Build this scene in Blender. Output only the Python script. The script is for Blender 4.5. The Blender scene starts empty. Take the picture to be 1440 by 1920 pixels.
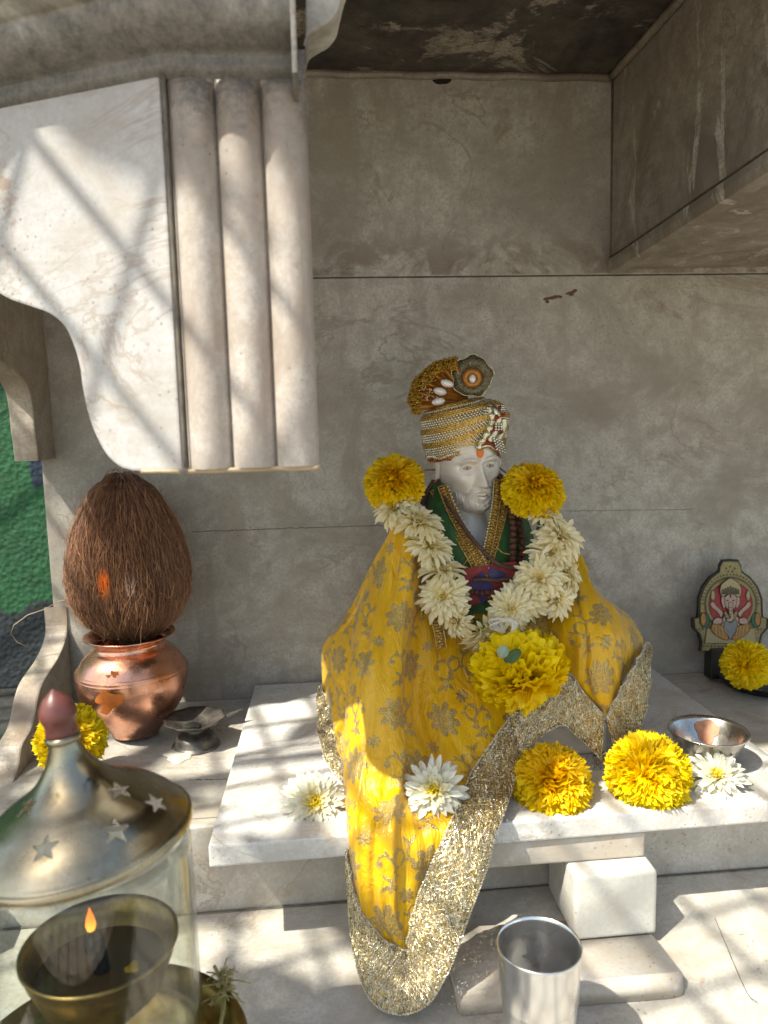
import bpy, bmesh, math, random
import numpy as np
from mathutils import Vector, Matrix, Euler
R = math.radians
PI = math.pi
rng = random.Random(7)
nr = np.random.RandomState(11)
scene = bpy.context.scene
col = scene.collection

# ------------------------------------------------------------ camera
PITCH, YAW, ROLL, FPX = 7.3466, 5.068, 1.4268, 1441.0
p_, y_, r_ = R(PITCH), R(YAW), R(ROLL)
F_ = Vector((math.sin(y_)*math.cos(p_), math.cos(y_)*math.cos(p_), -math.sin(p_)))
R0 = Vector((math.cos(y_), -math.sin(y_), 0)); U0 = R0.cross(F_)
R_ = R0*math.cos(r_) - U0*math.sin(r_); U_ = U0*math.cos(r_) + R0*math.sin(r_)
cd = bpy.data.cameras.new('camera'); cam = bpy.data.objects.new('camera', cd); col.objects.link(cam)
cam.matrix_world = Matrix(((R_.x, U_.x, -F_.x, 0), (R_.y, U_.y, -F_.y, 0), (R_.z, U_.z, -F_.z, 0), (0, 0, 0, 1)))
cd.sensor_fit = 'VERTICAL'; cd.sensor_height = 36.0; cd.sensor_width = 27.0
cd.lens = FPX/1920*36; cd.clip_start = 0.01; cd.clip_end = 500
cd.dof.use_dof = True; cd.dof.focus_distance = 0.64; cd.dof.aperture_fstop = 9.0
scene.camera = cam

# ------------------------------------------------------------ light
SUN = Vector((-0.62, -0.42, 1.0)).normalized()          # towards the sun
world = bpy.data.worlds.new('World'); scene.world = world; world.use_nodes = True
wn = world.node_tree; sky = wn.nodes.new('ShaderNodeTexSky'); sky.sky_type = 'NISHITA'; sky.sun_disc = False
sky.sun_elevation = math.asin(SUN.z); sky.sun_rotation = math.atan2(SUN.x, SUN.y)
sky.dust_density = 2.0
bg = wn.nodes['Background']; bg.inputs[1].default_value = 0.14
wn.links.new(sky.outputs[0], bg.inputs[0])
sd = bpy.data.lights.new('sun', 'SUN'); sd.energy = 3.9; sd.angle = R(0.6); sd.color = (1.0, 0.97, 0.92)
sun = bpy.data.objects.new('sun', sd); col.objects.link(sun)
sun.rotation_euler = (-SUN).to_track_quat('-Z', 'Y').to_euler(); sun.location = (-2, -2, 4)
scene.view_settings.view_transform = 'Standard'; scene.view_settings.look = 'None'
scene.view_settings.gamma = 1.0; scene.view_settings.exposure = 1.08
scene.view_settings.use_white_balance = True; scene.view_settings.white_balance_temperature = 6950; scene.view_settings.white_balance_tint = 6
scene.cycles.max_bounces = 10; scene.cycles.transparent_max_bounces = 24
scene.cycles.caustics_reflective = False; scene.cycles.caustics_refractive = False

# ------------------------------------------------------------ pixel -> world helpers
def ray(x, y): return F_ + R_*((x-720)/FPX) - U_*((y-960)/FPX)
def P(x, y, Y): d = ray(x, y); return d*(Y/d.y)
def PZ(x, y, z): d = ray(x, y); return d*(z/d.z)
def PN(x, y, pt, n): d = ray(x, y); return d*(pt.dot(n)/d.dot(n))
def pxm(p): return p.dot(F_)/FPX                          # metres per photo pixel at a point
ZA, ZS, BZ0, BSL = -.3165, -.2995, -.389, .13             # ledge, board top, lower floor height and fall
def floorz(Y): return BZ0 - max(0, .575-Y)*BSL

# ------------------------------------------------------------ object helpers
def setp(o, label=None, cat=None, group=None, kind=None):
    if label: o['label'] = label
    if cat: o['category'] = cat
    if group: o['group'] = group
    if kind: o['kind'] = kind
    return o
def thing(name, label, cat, loc=(0, 0, 0), group=None):
    o = bpy.data.objects.new(name, None); o.empty_display_size = .02; col.objects.link(o); o.location = loc
    return setp(o, label, cat, group)
def wloc(o):
    v = Vector((0, 0, 0))
    while o: v += o.location; o = o.parent
    return v
def mk(name, vf, mat, parent=None, smooth=True, local=False, attrs=None, mats=None, mi=None, loc=None):
    V, Fc = vf; V = np.asarray(V, float).reshape(-1, 3)
    if parent is not None and not local: V = V - np.array(wloc(parent))
    elif loc is not None: V = V - np.array(loc)
    me = bpy.data.meshes.new(name)
    me.from_pydata(V.tolist(), [], [tuple(map(int, f)) for f in Fc]); me.update()
    if smooth: me.polygons.foreach_set('use_smooth', [True]*len(me.polygons))
    for m in (mats or [mat]): me.materials.append(m)
    if mi is not None: me.polygons.foreach_set('material_index', list(map(int, mi)))
    if attrs:
        for k, a in attrs.items():
            at = me.attributes.new(k, 'FLOAT', 'POINT'); at.data.foreach_set('value', np.asarray(a, np.float32))
    o = bpy.data.objects.new(name, me); col.objects.link(o); o.parent = parent
    if loc is not None and parent is None: o.location = loc
    return o
def join(*vfs):
    V = []; Fc = []; n = 0
    for v, f in vfs:
        v = np.asarray(v, float).reshape(-1, 3); V.append(v); Fc += [tuple(i+n for i in q) for q in f]; n += len(v)
    return np.concatenate(V), Fc
def xf(vf, M):
    v = np.asarray(vf[0], float).reshape(-1, 3); M = np.array(M)
    return v@M[:3, :3].T + M[:3, 3], vf[1]
def grid_faces(nu, nv, wrapu=False):
    f = []
    for i in range(nu-(0 if wrapu else 1)):
        for j in range(nv-1):
            a = i*nv+j; b = ((i+1) % nu)*nv+j; f.append((a, b, b+1, a+1))
    return f
def box(x0, x1, y0, y1, z0, z1, bev=.0012, seg=2):
    bm = bmesh.new(); bmesh.ops.create_cube(bm, size=1)
    for v in bm.verts: v.co = ((x0+x1)/2+v.co.x*(x1-x0), (y0+y1)/2+v.co.y*(y1-y0), (z0+z1)/2+v.co.z*(z1-z0))
    if bev: bmesh.ops.bevel(bm, geom=bm.edges[:], offset=bev, segments=seg, affect='EDGES', profile=.6)
    return frombm(bm)
def frombm(bm):
    bm.verts.index_update(); r = ([tuple(v.co) for v in bm.verts], [tuple(v.index for v in f.verts) for f in bm.faces]); bm.free(); return r
def prism(pts, d, bev=.001):
    """closed outline pts (3D) pushed along vector d, with bevelled rims"""
    bm = bmesh.new(); d = Vector(d)
    vs = [bm.verts.new(p) for p in pts]; f = bm.faces.new(vs)
    r = bmesh.ops.extrude_face_region(bm, geom=[f]); nv = [e for e in r['geom'] if isinstance(e, bmesh.types.BMVert)]
    bmesh.ops.translate(bm, verts=nv, vec=d); bmesh.ops.recalc_face_normals(bm, faces=bm.faces[:])
    if bev:
        caps = [g for g in bm.faces if len(g.verts) == len(pts)]
        es = set()
        for c in caps: es |= set(c.edges)
        bmesh.ops.bevel(bm, geom=list(es), offset=bev, segments=2, affect='EDGES', profile=.6)
    bmesh.ops.triangulate(bm, faces=[g for g in bm.faces if len(g.verts) > 4])
    return frombm(bm)
def lathe(prof, n=64, cx=0, cy=0, cz=0, sx=1, sy=1, fn=None):
    V = []
    for i in range(n):
        a = 2*PI*i/n
        for (r, z) in prof:
            rr = r*(fn(a, r, z) if fn else 1)
            V.append((cx+rr*math.cos(a)*sx, cy+rr*math.sin(a)*sy, cz+z))
    return V, grid_faces(n, len(prof), True)
def tube(pts, rad, n=6, cap=True):
    pts = [Vector(p) for p in pts]; m = len(pts); V = []; Fc = []
    up = Vector((.13, .21, .97)); 
    for i, p in enumerate(pts):
        t = (pts[min(i+1, m-1)]-pts[max(i-1, 0)])
        if t.length < 1e-9: t = Vector((0, 0, 1))
        t.normalize(); a = t.cross(up)
        if a.length < .05: a = t.cross(Vector((1, 0, 0)))
        a.normalize(); b = t.cross(a); up = a.cross(t) if False else up
        r = rad[i] if hasattr(rad, '__len__') else rad
        for k in range(n):
            c = 2*PI*k/n; V.append(p + a*(r*math.cos(c)) + b*(r*math.sin(c)))
    for i in range(m-1):
        for k in range(n): Fc.append((i*n+k, i*n+(k+1) % n, (i+1)*n+(k+1) % n, (i+1)*n+k))
    if cap: Fc.append(tuple(range(n-1, -1, -1))); Fc.append(tuple((m-1)*n+k for k in range(n)))
    return [tuple(v) for v in V], Fc
def sphere(c, r, n=10, m=7, s=(1, 1, 1)):
    V = []
    for i in range(n):
        for j in range(m):
            a = 2*PI*i/n; b = PI*(j/(m-1))
            V.append((c[0]+r*s[0]*math.sin(b)*math.cos(a), c[1]+r*s[1]*math.sin(b)*math.sin(a), c[2]+r*s[2]*math.cos(b)))
    return V, grid_faces(n, m, True)
def cr(p, t):
    """Catmull-Rom through rows of p (n,k) at params t in [0,n-1]"""
    p = np.asarray(p, float); n = len(p); e = np.concatenate([[2*p[0]-p[1]], p, [2*p[-1]-p[-2]]])
    i = np.clip(np.floor(t).astype(int), 0, n-2); u = (t-i)
    sh = (-1,)+(1,)*(p.ndim-1); u = u.reshape(sh)
    a, b, c, d = e[i], e[i+1], e[i+2], e[i+3]
    return .5*((2*b)+(-a+c)*u+(2*a-5*b+4*c-d)*u*u+(-a+3*b-3*c+d)*u**3)
def smooth_line(pts, n): return cr(np.array([tuple(p) for p in pts]), np.linspace(0, len(pts)-1, n))
def surf(ctrl, nu, nv):
    """ctrl[row][col] 3D -> dense grid (nu rows, nv cols)"""
    c = np.array([[tuple(q) for q in r] for r in ctrl]); a = cr(c, np.linspace(0, len(c)-1, nu))
    b = cr(np.transpose(a, (1, 0, 2)), np.linspace(0, c.shape[1]-1, nv)); return np.transpose(b, (1, 0, 2))
def normals(G):
    du = np.gradient(G, axis=0); dv = np.gradient(G, axis=1); n = np.cross(dv, du)
    return n/np.maximum(np.linalg.norm(n, axis=2, keepdims=True), 1e-12)

# ------------------------------------------------------------ material helpers
class N:
    def __init__(s, name):
        s.m = bpy.data.materials.new(name); s.m.use_nodes = True; s.t = s.m.node_tree
        s.b = s.t.nodes['Principled BSDF']; s.tc = s.t.nodes.new('ShaderNodeTexCoord'); s.out = s.t.nodes['Material Output']
    def n(s, typ, **kw):
        x = s.t.nodes.new('ShaderNode'+typ)
        for k, v in kw.items():
            if isinstance(k, str) and hasattr(x, k): setattr(x, k, v)
        return x
    def l(s, a, b): s.t.links.new(a, b)
    def put(s, sock, v):
        if isinstance(v, bpy.types.NodeSocket): s.l(v, sock)
        elif hasattr(v, '__len__') and len(v) == 3 and sock.type == 'RGBA': sock.default_value = (*v, 1)
        else: sock.default_value = v
    def coord(s, scale=(1, 1, 1), rot=(0, 0, 0), off=(0, 0, 0)):
        mp = s.n('Mapping'); s.l(s.tc.outputs['Object'], mp.inputs[0]); mp.inputs['Scale'].default_value = scale
        mp.inputs['Rotation'].default_value = rot; mp.inputs['Location'].default_value = off; return mp.outputs[0]
    def noise(s, fr, detail=5, rough=.6, dist=0, vec=None, **c):
        x = s.n('TexNoise'); x.inputs['Scale'].default_value = fr; x.inputs['Detail'].default_value = detail
        x.inputs['Roughness'].default_value = rough; x.inputs['Distortion'].default_value = dist
        s.l(vec if vec is not None else s.coord(**c), x.inputs['Vector']); return x.outputs['Fac']
    def voro(s, fr, feature='F1', out='Distance', vec=None, rnd=1, **c):
        x = s.n('TexVoronoi'); x.feature = feature; x.inputs['Scale'].default_value = fr; x.inputs['Randomness'].default_value = rnd
        s.l(vec if vec is not None else s.coord(**c), x.inputs['Vector']); return x.outputs[out]
    def ramp(s, v, lo, hi, a=0., b=1.):
        x = s.n('MapRange'); s.l(v, x.inputs[0]); x.interpolation_type = 'SMOOTHSTEP'
        for i, q in enumerate((lo, hi, a, b)): x.inputs[i+1].default_value = q
        return x.outputs[0]
    def math(s, op, a, b=0.):
        x = s.n('Math'); x.operation = op; s.put(x.inputs[0], a); s.put(x.inputs[1], b); return x.outputs[0]
    def mix(s, f, a, b, mode='MIX'):
        x = s.n('Mix'); x.data_type = 'RGBA'; x.blend_type = mode; s.put(x.inputs[0], f); s.put(x.inputs[6], a); s.put(x.inputs[7], b); return x.outputs[2]
    def attr(s, name): x = s.n('Attribute'); x.attribute_name = name; return x.outputs['Fac']
    def bump(s, h, strength=.3, dist=.001, prev=None):
        x = s.n('Bump'); x.inputs['Strength'].default_value = strength; x.inputs['Distance'].default_value = dist
        s.l(h, x.inputs['Height']); 
        if prev: s.l(prev, x.inputs['Normal'])
        return x.outputs[0]
    def sep(s):
        x = s.n('SeparateXYZ'); s.l(s.tc.outputs['Object'], x.inputs[0]); return x.outputs
    def done(s, col=None, rough=None, metal=None, nrm=None, **kw):
        b = s.b
        if col is not None: s.put(b.inputs['Base Color'], col)
        if rough is not None: s.put(b.inputs['Roughness'], rough)
        if metal is not None: s.put(b.inputs['Metallic'], metal)
        if nrm is not None: s.l(nrm, b.inputs['Normal'])
        for k, v in kw.items(): s.put(b.inputs[k.replace('_', ' ')], v)
        return s.m
def marble(name, base, dirt, vein, seed=0, vs=9, dirtlo=.5, dirthi=.7, veinamt=.7, rough=.42, stretch=(1, 1, 1), rot=(0, 0, 0), sss=.0, blot=None, blots=14, blotr=(.62, .7), streak=None, soot=None, band=None, veinw=.022, mot=.55):
    m = N(name); o = (seed*3.7, seed*1.3, seed*2.1)
    c = m.mix(m.ramp(m.noise(vs*.6, 6, .6, .6, off=o), .35, .7), base, tuple(x*.82 for x in base))
    c = m.mix(m.ramp(m.noise(vs, 8, .68, 1.0, scale=stretch, rot=rot, off=o), dirtlo, dirthi), c, dirt)
    w = m.noise(vs*.8, 7, .62, 1.8, scale=stretch, rot=rot, off=(o[0]+5, 1, 2))
    w = m.math('ABSOLUTE', m.math('SUBTRACT', w, .5))
    wm = m.math('MULTIPLY', m.ramp(w, .0, veinw, 1, 0), m.ramp(m.noise(vs*.9, 3, .5, off=(9, o[1], 3)), .46, .62, 0, veinamt))
    c = m.mix(wm, c, vein)
    if blot is not None: c = m.mix(m.ramp(m.noise(blots, 9, .72, .5, off=(o[0]+2, 7, o[2])), *blotr), c, blot)
    if streak is not None:
        sc, rt, cs, lo, hi = streak; c = m.mix(m.ramp(m.noise(1.0, 6, .65, .8, scale=sc, rot=rt, off=o), lo, hi), c, cs)
    if band is not None:    # brown water stains gathered above the joint
        bm_ = m.math('MULTIPLY', m.ramp(m.noise(15, 8, .7, .6, off=(3, 3, 3)), .44, .54), m.math('MULTIPLY', m.ramp(m.sep()[2], band[0], band[0]+.003), m.ramp(m.sep()[2], band[0]+.004, band[1], .85, 0))); c = m.mix(bm_, c, (.14, .09, .055))
    if soot is not None:     # lamp soot gathered in the moulding, ragged edge
        w_ = m.math('ADD', m.sep()[2], m.math('MULTIPLY', m.math('SUBTRACT', m.noise(9, 6, .7, .4, off=(1, 6, 2)), .5), .11)); lo_, hi_ = min(soot), max(soot); c = m.mix(m.ramp(w_, lo_, hi_, *((.92, 0) if soot[0] < soot[1] else (0, .92))), c, (.05, .047, .043))
    c = m.mix(m.ramp(m.noise(48, 6, .7, .3, off=(o[2], 3, o[0])), .38, .64, 0, mot), c, dirt)
    g = m.noise(330, 4, .75); c = m.mix(m.ramp(g, .3, .75), c, tuple(x*.72 for x in base), 'MIX') if False else m.mix(m.ramp(g, .38, .66, 0, mot), c, dirt)
    sp = m.voro(190, off=o); c = m.mix(m.math('MULTIPLY', m.ramp(sp, .0, .24, .85, 0), m.ramp(m.noise(14, 3, .6, off=(3, o[1], 8)), .50, .62)), c, tuple(x*.35 for x in dirt))
    h = m.math('ADD', m.noise(35, 6, .6), m.math('MULTIPLY', m.noise(300, 3, .6), .5))
    r = m.ramp(m.noise(20, 4, .6), .3, .7, rough-.1, rough+.14)
    return m.done(c, r, 0, m.bump(h, .35, .0012), Subsurface_Weight=sss, Subsurface_Radius=(.01, .008, .006)) if sss else m.done(c, r, 0, m.bump(h, .35, .0012))
def simple(name, c, rough=.5, metal=0, var=.25, vs=60, bs=200, bstr=.2, bd=.0006, **kw):
    m = N(name); cc = m.mix(m.ramp(m.noise(vs, 5, .6), .3, .7), c, tuple(x*(1-var) for x in c))
    return m.done(cc, m.ramp(m.noise(vs*.7, 4, .6, off=(4, 4, 4)), .3, .7, max(.03, rough-.08), rough+.1), metal, m.bump(m.noise(bs, 4, .6), bstr, bd), **kw)

# ------------------------------------------------------------ stone materials
M_wall = marble('wall_marble', (.55, .525, .47), (.27, .24, .195), (.22, .175, .125), 1, 5, .40, .70, .7, .5, stretch=(1, 1, 1.5), blot=(.24, .18, .12), blots=16, blotr=(.57, .72), streak=((16, 16, 2.6), (0, 0, 0), (.33, .29, .235), .50, .70), band=((.1449+.445), (.1449+.445)+.07))
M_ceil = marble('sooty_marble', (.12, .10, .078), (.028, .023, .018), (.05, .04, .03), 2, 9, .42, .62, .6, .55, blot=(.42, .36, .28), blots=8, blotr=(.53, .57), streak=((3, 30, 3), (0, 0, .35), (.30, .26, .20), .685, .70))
M_beam = marble('streaked_beam_marble', (.42, .37, .30), (.20, .165, .125), (.12, .09, .065), 3, 9, .44, .66, .6, .5, streak=((24, 24, 7), (0, 0, 0), (.60, .55, .46), .575, .605))
M_slab = marble('white_board_marble', (.78, .78, .76), (.52, .48, .42), (.40, .29, .19), 4, 9, .50, .72, .7, .33, blot=(.50, .40, .29), blots=12, blotr=(.66, .74))
M_floor = marble('ledge_marble', (.60, .575, .52), (.38, .34, .28), (.30, .22, .15), 5, 8, .44, .66, .8, .36, stretch=(1, 2.2, 1), rot=(0, 0, .3), blot=(.40, .30, .21), blots=10, blotr=(.61, .70))
M_brk = marble('bracket_marble', (.53, .53, .53), (.36, .32, .28), (.26, .185, .13), 6, 9, .46, .70, .6, .38, stretch=(1, 1, 2.0), rot=(0, .7, 0), blot=(.33, .235, .165), blots=15, blotr=(.59, .67), veinw=.024, mot=.4)
M_flute = marble('flute_marble', (.52, .48, .44), (.34, .28, .23), (.26, .17, .12), 7, 16, .42, .66, .4, .5, stretch=(1.5, 1, .5), blot=(.33, .25, .19), blots=20, blotr=(.62, .7), soot=(.1741+.012+.445, .1741-.075+.445))
M_corn = marble('cornice_marble', (.74, .72, .66), (.56, .50, .42), (.16, .14, .12), 8, 9, .46, .66, .7, .45, stretch=(1, 1, 2.5), blot=(.20, .18, .15), blots=7, blotr=(.56, .74), soot=(.184+.445, .222+.445), mot=.14)
M_block = marble('block_marble', (.60, .565, .505), (.45, .37, .28), (.25, .2, .14), 9, 14, .5, .75, .4, .4, blot=(.33, .22, .14), blots=22, blotr=(.64, .72))
M_cube = marble('pale_cube_marble', (.70, .71, .66), (.56, .51, .43), (.3, .25, .2), 19, 11, .55, .8, .25, .3, blot=(.34, .25, .18), blots=14, blotr=(.68, .73))
M_side = marble('side_marble', (.48, .435, .36), (.26, .20, .145), (.15, .11, .08), 12, 10, .46, .66, .6, .5, stretch=(1, 1, .5), blot=(.2, .145, .1), blots=13, blotr=(.58, .7))
M_mortar = simple('dark_grout', (.15, .13, .10), .85, 0, .5, 90)

# ------------------------------------------------------------ setting: ground behind and around, painted wall
def soil():
    m = N('dark_soil'); c = m.mix(m.ramp(m.noise(14, 7, .7), .35, .65), (.018, .019, .017), (.05, .05, .042))
    c = m.mix(m.ramp(m.noise(3, 4, .6), .52, .62), c, (.03, .055, .03)); return m.done(c, .8, 0, m.bump(m.noise(40, 8, .7), .9, .01))
g = mk('ground', ([(-40, -40, -.445), (40, -40, -.445), (40, 60, -.445), (-40, 60, -.445)], [(0, 1, 2, 3)]), soil(), smooth=False)
setp(g, kind='structure')
def green_paint():
    m = N('green_plaster'); s = m.sep()
    c = m.mix(m.ramp(m.noise(9, 6, .7), .3, .7), (.010, .075, .026), (.018, .13, .042))
    c = m.mix(m.ramp(m.voro(55), .0, .5, .5, 0), c, (.03, .16, .06))
    w = m.math('ADD', s[2], m.math('MULTIPLY', m.noise(7, 4, .6), .16))
    c = m.mix(m.ramp(w, .225, .215), c, (.022, .026, .034))
    d = m.math('ADD', s[0], m.math('MULTIPLY', m.noise(8, 3, .6), .05)); 
    bl = m.math('MULTIPLY', m.ramp(d, .758, .766), m.ramp(w, .400, .412)); c = m.mix(bl, c, (.008, .018, .05))
    h = m.math('ADD', m.math('MULTIPLY', m.voro(120), .7), m.noise(150, 6, .75)); c = m.mix(m.ramp(m.noise(60, 5, .7), .35, .65, .35, 0), c, (.006, .03, .012)); return m.done(c, .75, 0, m.bump(h, .9, .004))
GY = 1.30; gl = P(10, 1240, GY)
bm = bmesh.new(); GX0, GX1 = -2.6, -.30
w = thing('painted_wall', 'rough green plaster wall with a dark blue base, beyond the shrine at left', 'wall', (-1.2, GY, -.445))
mk('plaster_face', box(GX0, GX1+1.4, GY, GY+.15, -.445, 2.2, .004), green_paint(), w, False)
def bounce_mat():
    m = N('warm_bounce_paving'); c = m.mix(m.ramp(m.noise(3, 6, .6), .35, .7), (.50, .44, .36), (.38, .33, .27)); return m.done(c, .7, 0, m.bump(m.noise(40, 5, .6), .4, .004))
cy = mk('bounce_sheet', ([(-6, -7, -.441), (6, -7, -.441), (6, -.005, -.441), (-6, -.005, -.441)], [(0, 1, 2, 3)]), bounce_mat(), smooth=False); setp(cy, kind='structure')  # pale warm sheet added out of view to bounce sunlight into the shrine
M_iron = simple('painted_iron', (.12, .11, .10), .6, .4)
aw = thing('wire_mesh_awning', 'thin iron wire mesh stretched on posts above the front of the shrine', 'mesh', (-1.7, -.9, -.44))
ws = []
ca, sa = math.cos(R(12)), math.sin(R(12))
for i in range(-34, 35):
    o_ = i*.058; 
    for (dx, dy) in ((ca, sa), (-sa, ca)):
        a = Vector((-.75-dy*o_, -.35+dx*o_, .66)); ws.append(tube([a-Vector((dx, dy, 0))*1.0, a+Vector((dx, dy, 0))*1.0], .0036, 5))
mk('wire_mesh', join(*ws), M_iron, aw)
for dx, dy in ((-1.6, -1.2), (.1, -1.25), (-1.7, .45)): mk('post', tube([(dx, dy, -.44), (dx, dy, .67)], .015, 10), M_iron, aw)
tr_ = thing('leaf_blocker', 'unseen leafy branch added to dapple the sun on the left side of the shrine', 'leaf_blocker', (-2.3, -.3, -.445))  # out-of-view foliage, added to block and dapple the sun at left
tq = np.random.RandomState(77); bk = simple('bark', (.14, .10, .07), .9, 0, .5, 20, 60, 1, .01)
bc_ = Vector((-.30, .62, -.25))+SUN*1.75
mk('trunk', join(tube(smooth_line([(-2.3, -.3, -.45), (-2.25, -.28, .3), (-2.0, -.2, .95), bc_+Vector((-.3, -.1, .1)), bc_+Vector((.3, .0, .05))], 40), list(np.linspace(.07, .008, 40)), 10), tube(smooth_line([(-2.1, -.24, .7), (-2.5, .1, 1.2), (-2.8, .3, 1.7)], 20), list(np.linspace(.04, .01, 20)), 8)), bk, tr_)
V = []; Fc = []
for k in range(520):
    c = np.array(bc_)+tq.randn(3)*np.array([.20, .12, .12]) if k < 34 else np.array([-.16, .36, -.25])+np.array(SUN)*1.45+tq.randn(3)*np.array([.10, .06, .10]) if k < 84 else np.array([-2.3, -.1, 1.3])+tq.randn(3)*.38  # first two leaf clusters placed to shade the left side and the lantern
    d = tq.randn(3); d[2] *= .4; d /= np.linalg.norm(d); w = np.cross(d, [0, 0, 1]); w /= np.linalg.norm(w); L = .035+.035*tq.rand(); b = len(V)
    for u, hw in ((0, .02), (.35, .30), (.7, .26), (1, .0)):
        for s_ in (-1, 1): V.append(c+d*L*2*(u-.5)+w*s_*hw*L*1.1+np.array([0, 0, -.2*L*u*u]))
    for i in range(3): Fc.append((b+2*i, b+2*i+1, b+2*i+3, b+2*i+2))
mk('crown', (V, Fc), simple('blocker_leaf', (.05, .10, .03), .5, 0, .4, 20), tr_, False)
# stone and leaves lying on the soil
M_stone = simple('tan_stone', (.33, .27, .19), .7, 0, .5, 40)
def stone_vf(c, r, s, seed):
    V, f = sphere((0, 0, 0), r, 16, 11, s); V = np.array(V); q = np.random.RandomState(seed).rand(3)*6
    V *= (1+.12*np.sin(V[:, :1]/r*3+q[0])*np.sin(V[:, 1:2]/r*2.4+q[1])+.06*np.sin(V[:, 2:]/r*7+q[2])); return V+np.array(c), f
for (x, y, Yy, r, lab) in ((22, 1243, 1.08, .016, 'rounded tan pebble on dark soil at the far left edge'), (4, 1262, 1.0, .011, 'small tan pebble beside the larger one at the far left edge')):
    c = PZ(x, y, -.445+r*.5); o = mk('pebble', stone_vf((0, 0, 0), r, (1.2, 1, .75), int(x)), M_stone, loc=(0, 0, 0)); o.location = c; setp(o, lab, 'pebble', 'pebbles on the soil')

# ------------------------------------------------------------ the marble shrine
sh = thing('marble_shrine', 'weathered white marble shrine alcove with fluted hanging bracket and sooty ceiling', 'shrine', (.3, .85, -.445))
XL, XB, YW, ZC, ZJ = -.290, .333, .85, .352, .1449
bw = mk('back_wall', join(box(XL, 1.3, YW, YW+.05, -.445, ZJ-.0006, .0008), box(XL, 1.3, YW-.0012, YW+.05, ZJ+.0006, .60, .0008)), M_wall, sh, False)
bw['label'] = 'grey beige veined marble back wall in two courses'
# hairline joints in the wall
def crack(pts, r=.0005, n=60, wob=.0008): 
    L = smooth_line(pts, n); L = L+np.random.RandomState(len(pts)+n).randn(*L.shape)*wob*np.array([.4, 0, 1]); return tube(L, r, 4)
mk('wall_joint', join(tube([(x, YW-.0004+.0004*math.sin(x*140), ZJ+.0004*math.sin(x*60)) for x in np.linspace(XL, 1.3, 300)], .0005, 5), crack([P(360, 997, YW), P(560, 990, YW), P(720, 985, YW)], .0004, 60, .0003),
   crack([P(1060, 958, YW), P(1300, 955, YW)], .0003, 40, .0003)), M_mortar, bw)
M_rust = simple('rust', (.13, .06, .03), .8)
for cl_ in ([(1022, 562), (1026, 560), (1031, 560), (1036, 559), (1041, 557), (1046, 556), (1051, 556), (1026, 566)], [(1066, 551), (1070, 549), (1074, 547), (1078, 544), (1070, 553)]):
    mk('rust_stain', join(*[xf(sphere((0, 0, 0), 1, 10, 7, (.0022+.0012*rng.random(), .0003, .0013+.0008*rng.random())), Matrix.Translation(P(x+rng.uniform(-1, 1), y+rng.uniform(-1, 1), YW))) for x, y in cl_]), M_rust, bw)
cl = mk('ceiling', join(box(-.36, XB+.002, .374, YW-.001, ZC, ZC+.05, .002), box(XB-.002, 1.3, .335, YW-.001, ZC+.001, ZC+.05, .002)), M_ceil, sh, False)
# ceiling fillets, slightly wavy plaster seams
mk('ceiling_seam', join(tube([(x, YW-.003, ZC-.003+.0007*math.sin(x*90)) for x in np.linspace(-.28, XB, 60)], .0042, 8), tube([(XB-.003, y, ZC-.003) for y in np.linspace(YW, .38, 20)], .0045, 8)), marble('seam_plaster', (.33, .28, .22), (.16, .13, .1), (.1, .08, .06), 14, 20), cl)
p = P(828, 150, YW); mk('broken_chip', xf(stone_vf((0, 0, 0), .008, (1.2, .5, .7), 5), Matrix.Translation(p)), simple('black_hole', (.006, .005, .004), .95), cl)
# hanging beam box at right: its left face, soffit with a raised lip that climbs towards the viewer
def zb(Y): return ZJ+.002+max(0, (.83-Y))*.06
ys = np.linspace(YW-.001, .12, 30)
V = []; 
for Y in ys: V += [(XB, Y, ZC+.03), (XB, Y, zb(Y)+.016), (XB-.0035, Y, zb(Y)+.0145), (XB-.0045, Y, zb(Y)+.008), (XB-.003, Y, zb(Y)), (XB+.010, Y, zb(Y)-.001), (XB+.016, Y, zb(Y)+.004), (1.1, Y, zb(Y)+.010)]
bmv = (V, grid_faces(30, 8))
bmo = mk('hanging_beam', bmv, M_beam, sh, False); bmo['label'] = 'brown streaked marble beam box hanging from the ceiling'
mk('beam_end', prism([(XB+.004, .1195, ZC+.03), (XB+.004, .1195, zb(.12)), (1.1, .1195, zb(.12)+.01), (1.1, .1195, ZC+.03)], (0, -.02, 0)), M_beam, bmo)
mk('beam_groove', join(tube([(XB-.0008, Y, zb(Y)+.0172) for Y in ys], .0011, 6), tube([(XB, YW-.002, ZC), (XB+.001, YW-.002, ZJ+.01)], .0022, 6)), M_mortar, bmo)
# raised ledge, stepped lower floor
YL = .575
lg = mk('floor_ledge', join(box(-.302, 1.3, YL, YW-.0015, -.445, ZA, .003, 3)), M_floor, sh, False)
mk('ledge_joint', join(crack([PZ(352, 1463, ZA), PZ(400, 1462, ZA), PZ(425, 1461, ZA)], .0005, 30, .0003), tube([(-.29, YL+.012, ZA), (1.2, YL+.012, ZA)], .0005, 5)), M_mortar, lg)
V = []; xs = np.linspace(-.36, 1.3, 3); yy = [YL-.0005, .40, .20, .02, .0]
for x in xs:
    for i, Y in enumerate(yy): V.append((x, Y, floorz(Y) if i < 4 else -.4450))
lf = mk('lower_floor', (V, grid_faces(3, 5)), M_floor, sh, False)
mk('floor_joint', join(tube([(-.302, YL-.0015, BZ0+.0002), (1.2, YL-.0015, BZ0+.0002)], .0011, 5), crack([PZ(1340, 1720, -.395), PZ(1395, 1850, -.40), PZ(1420, 1880, -.403)], .00025, 30, .0002)), M_mortar, lf)
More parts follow.
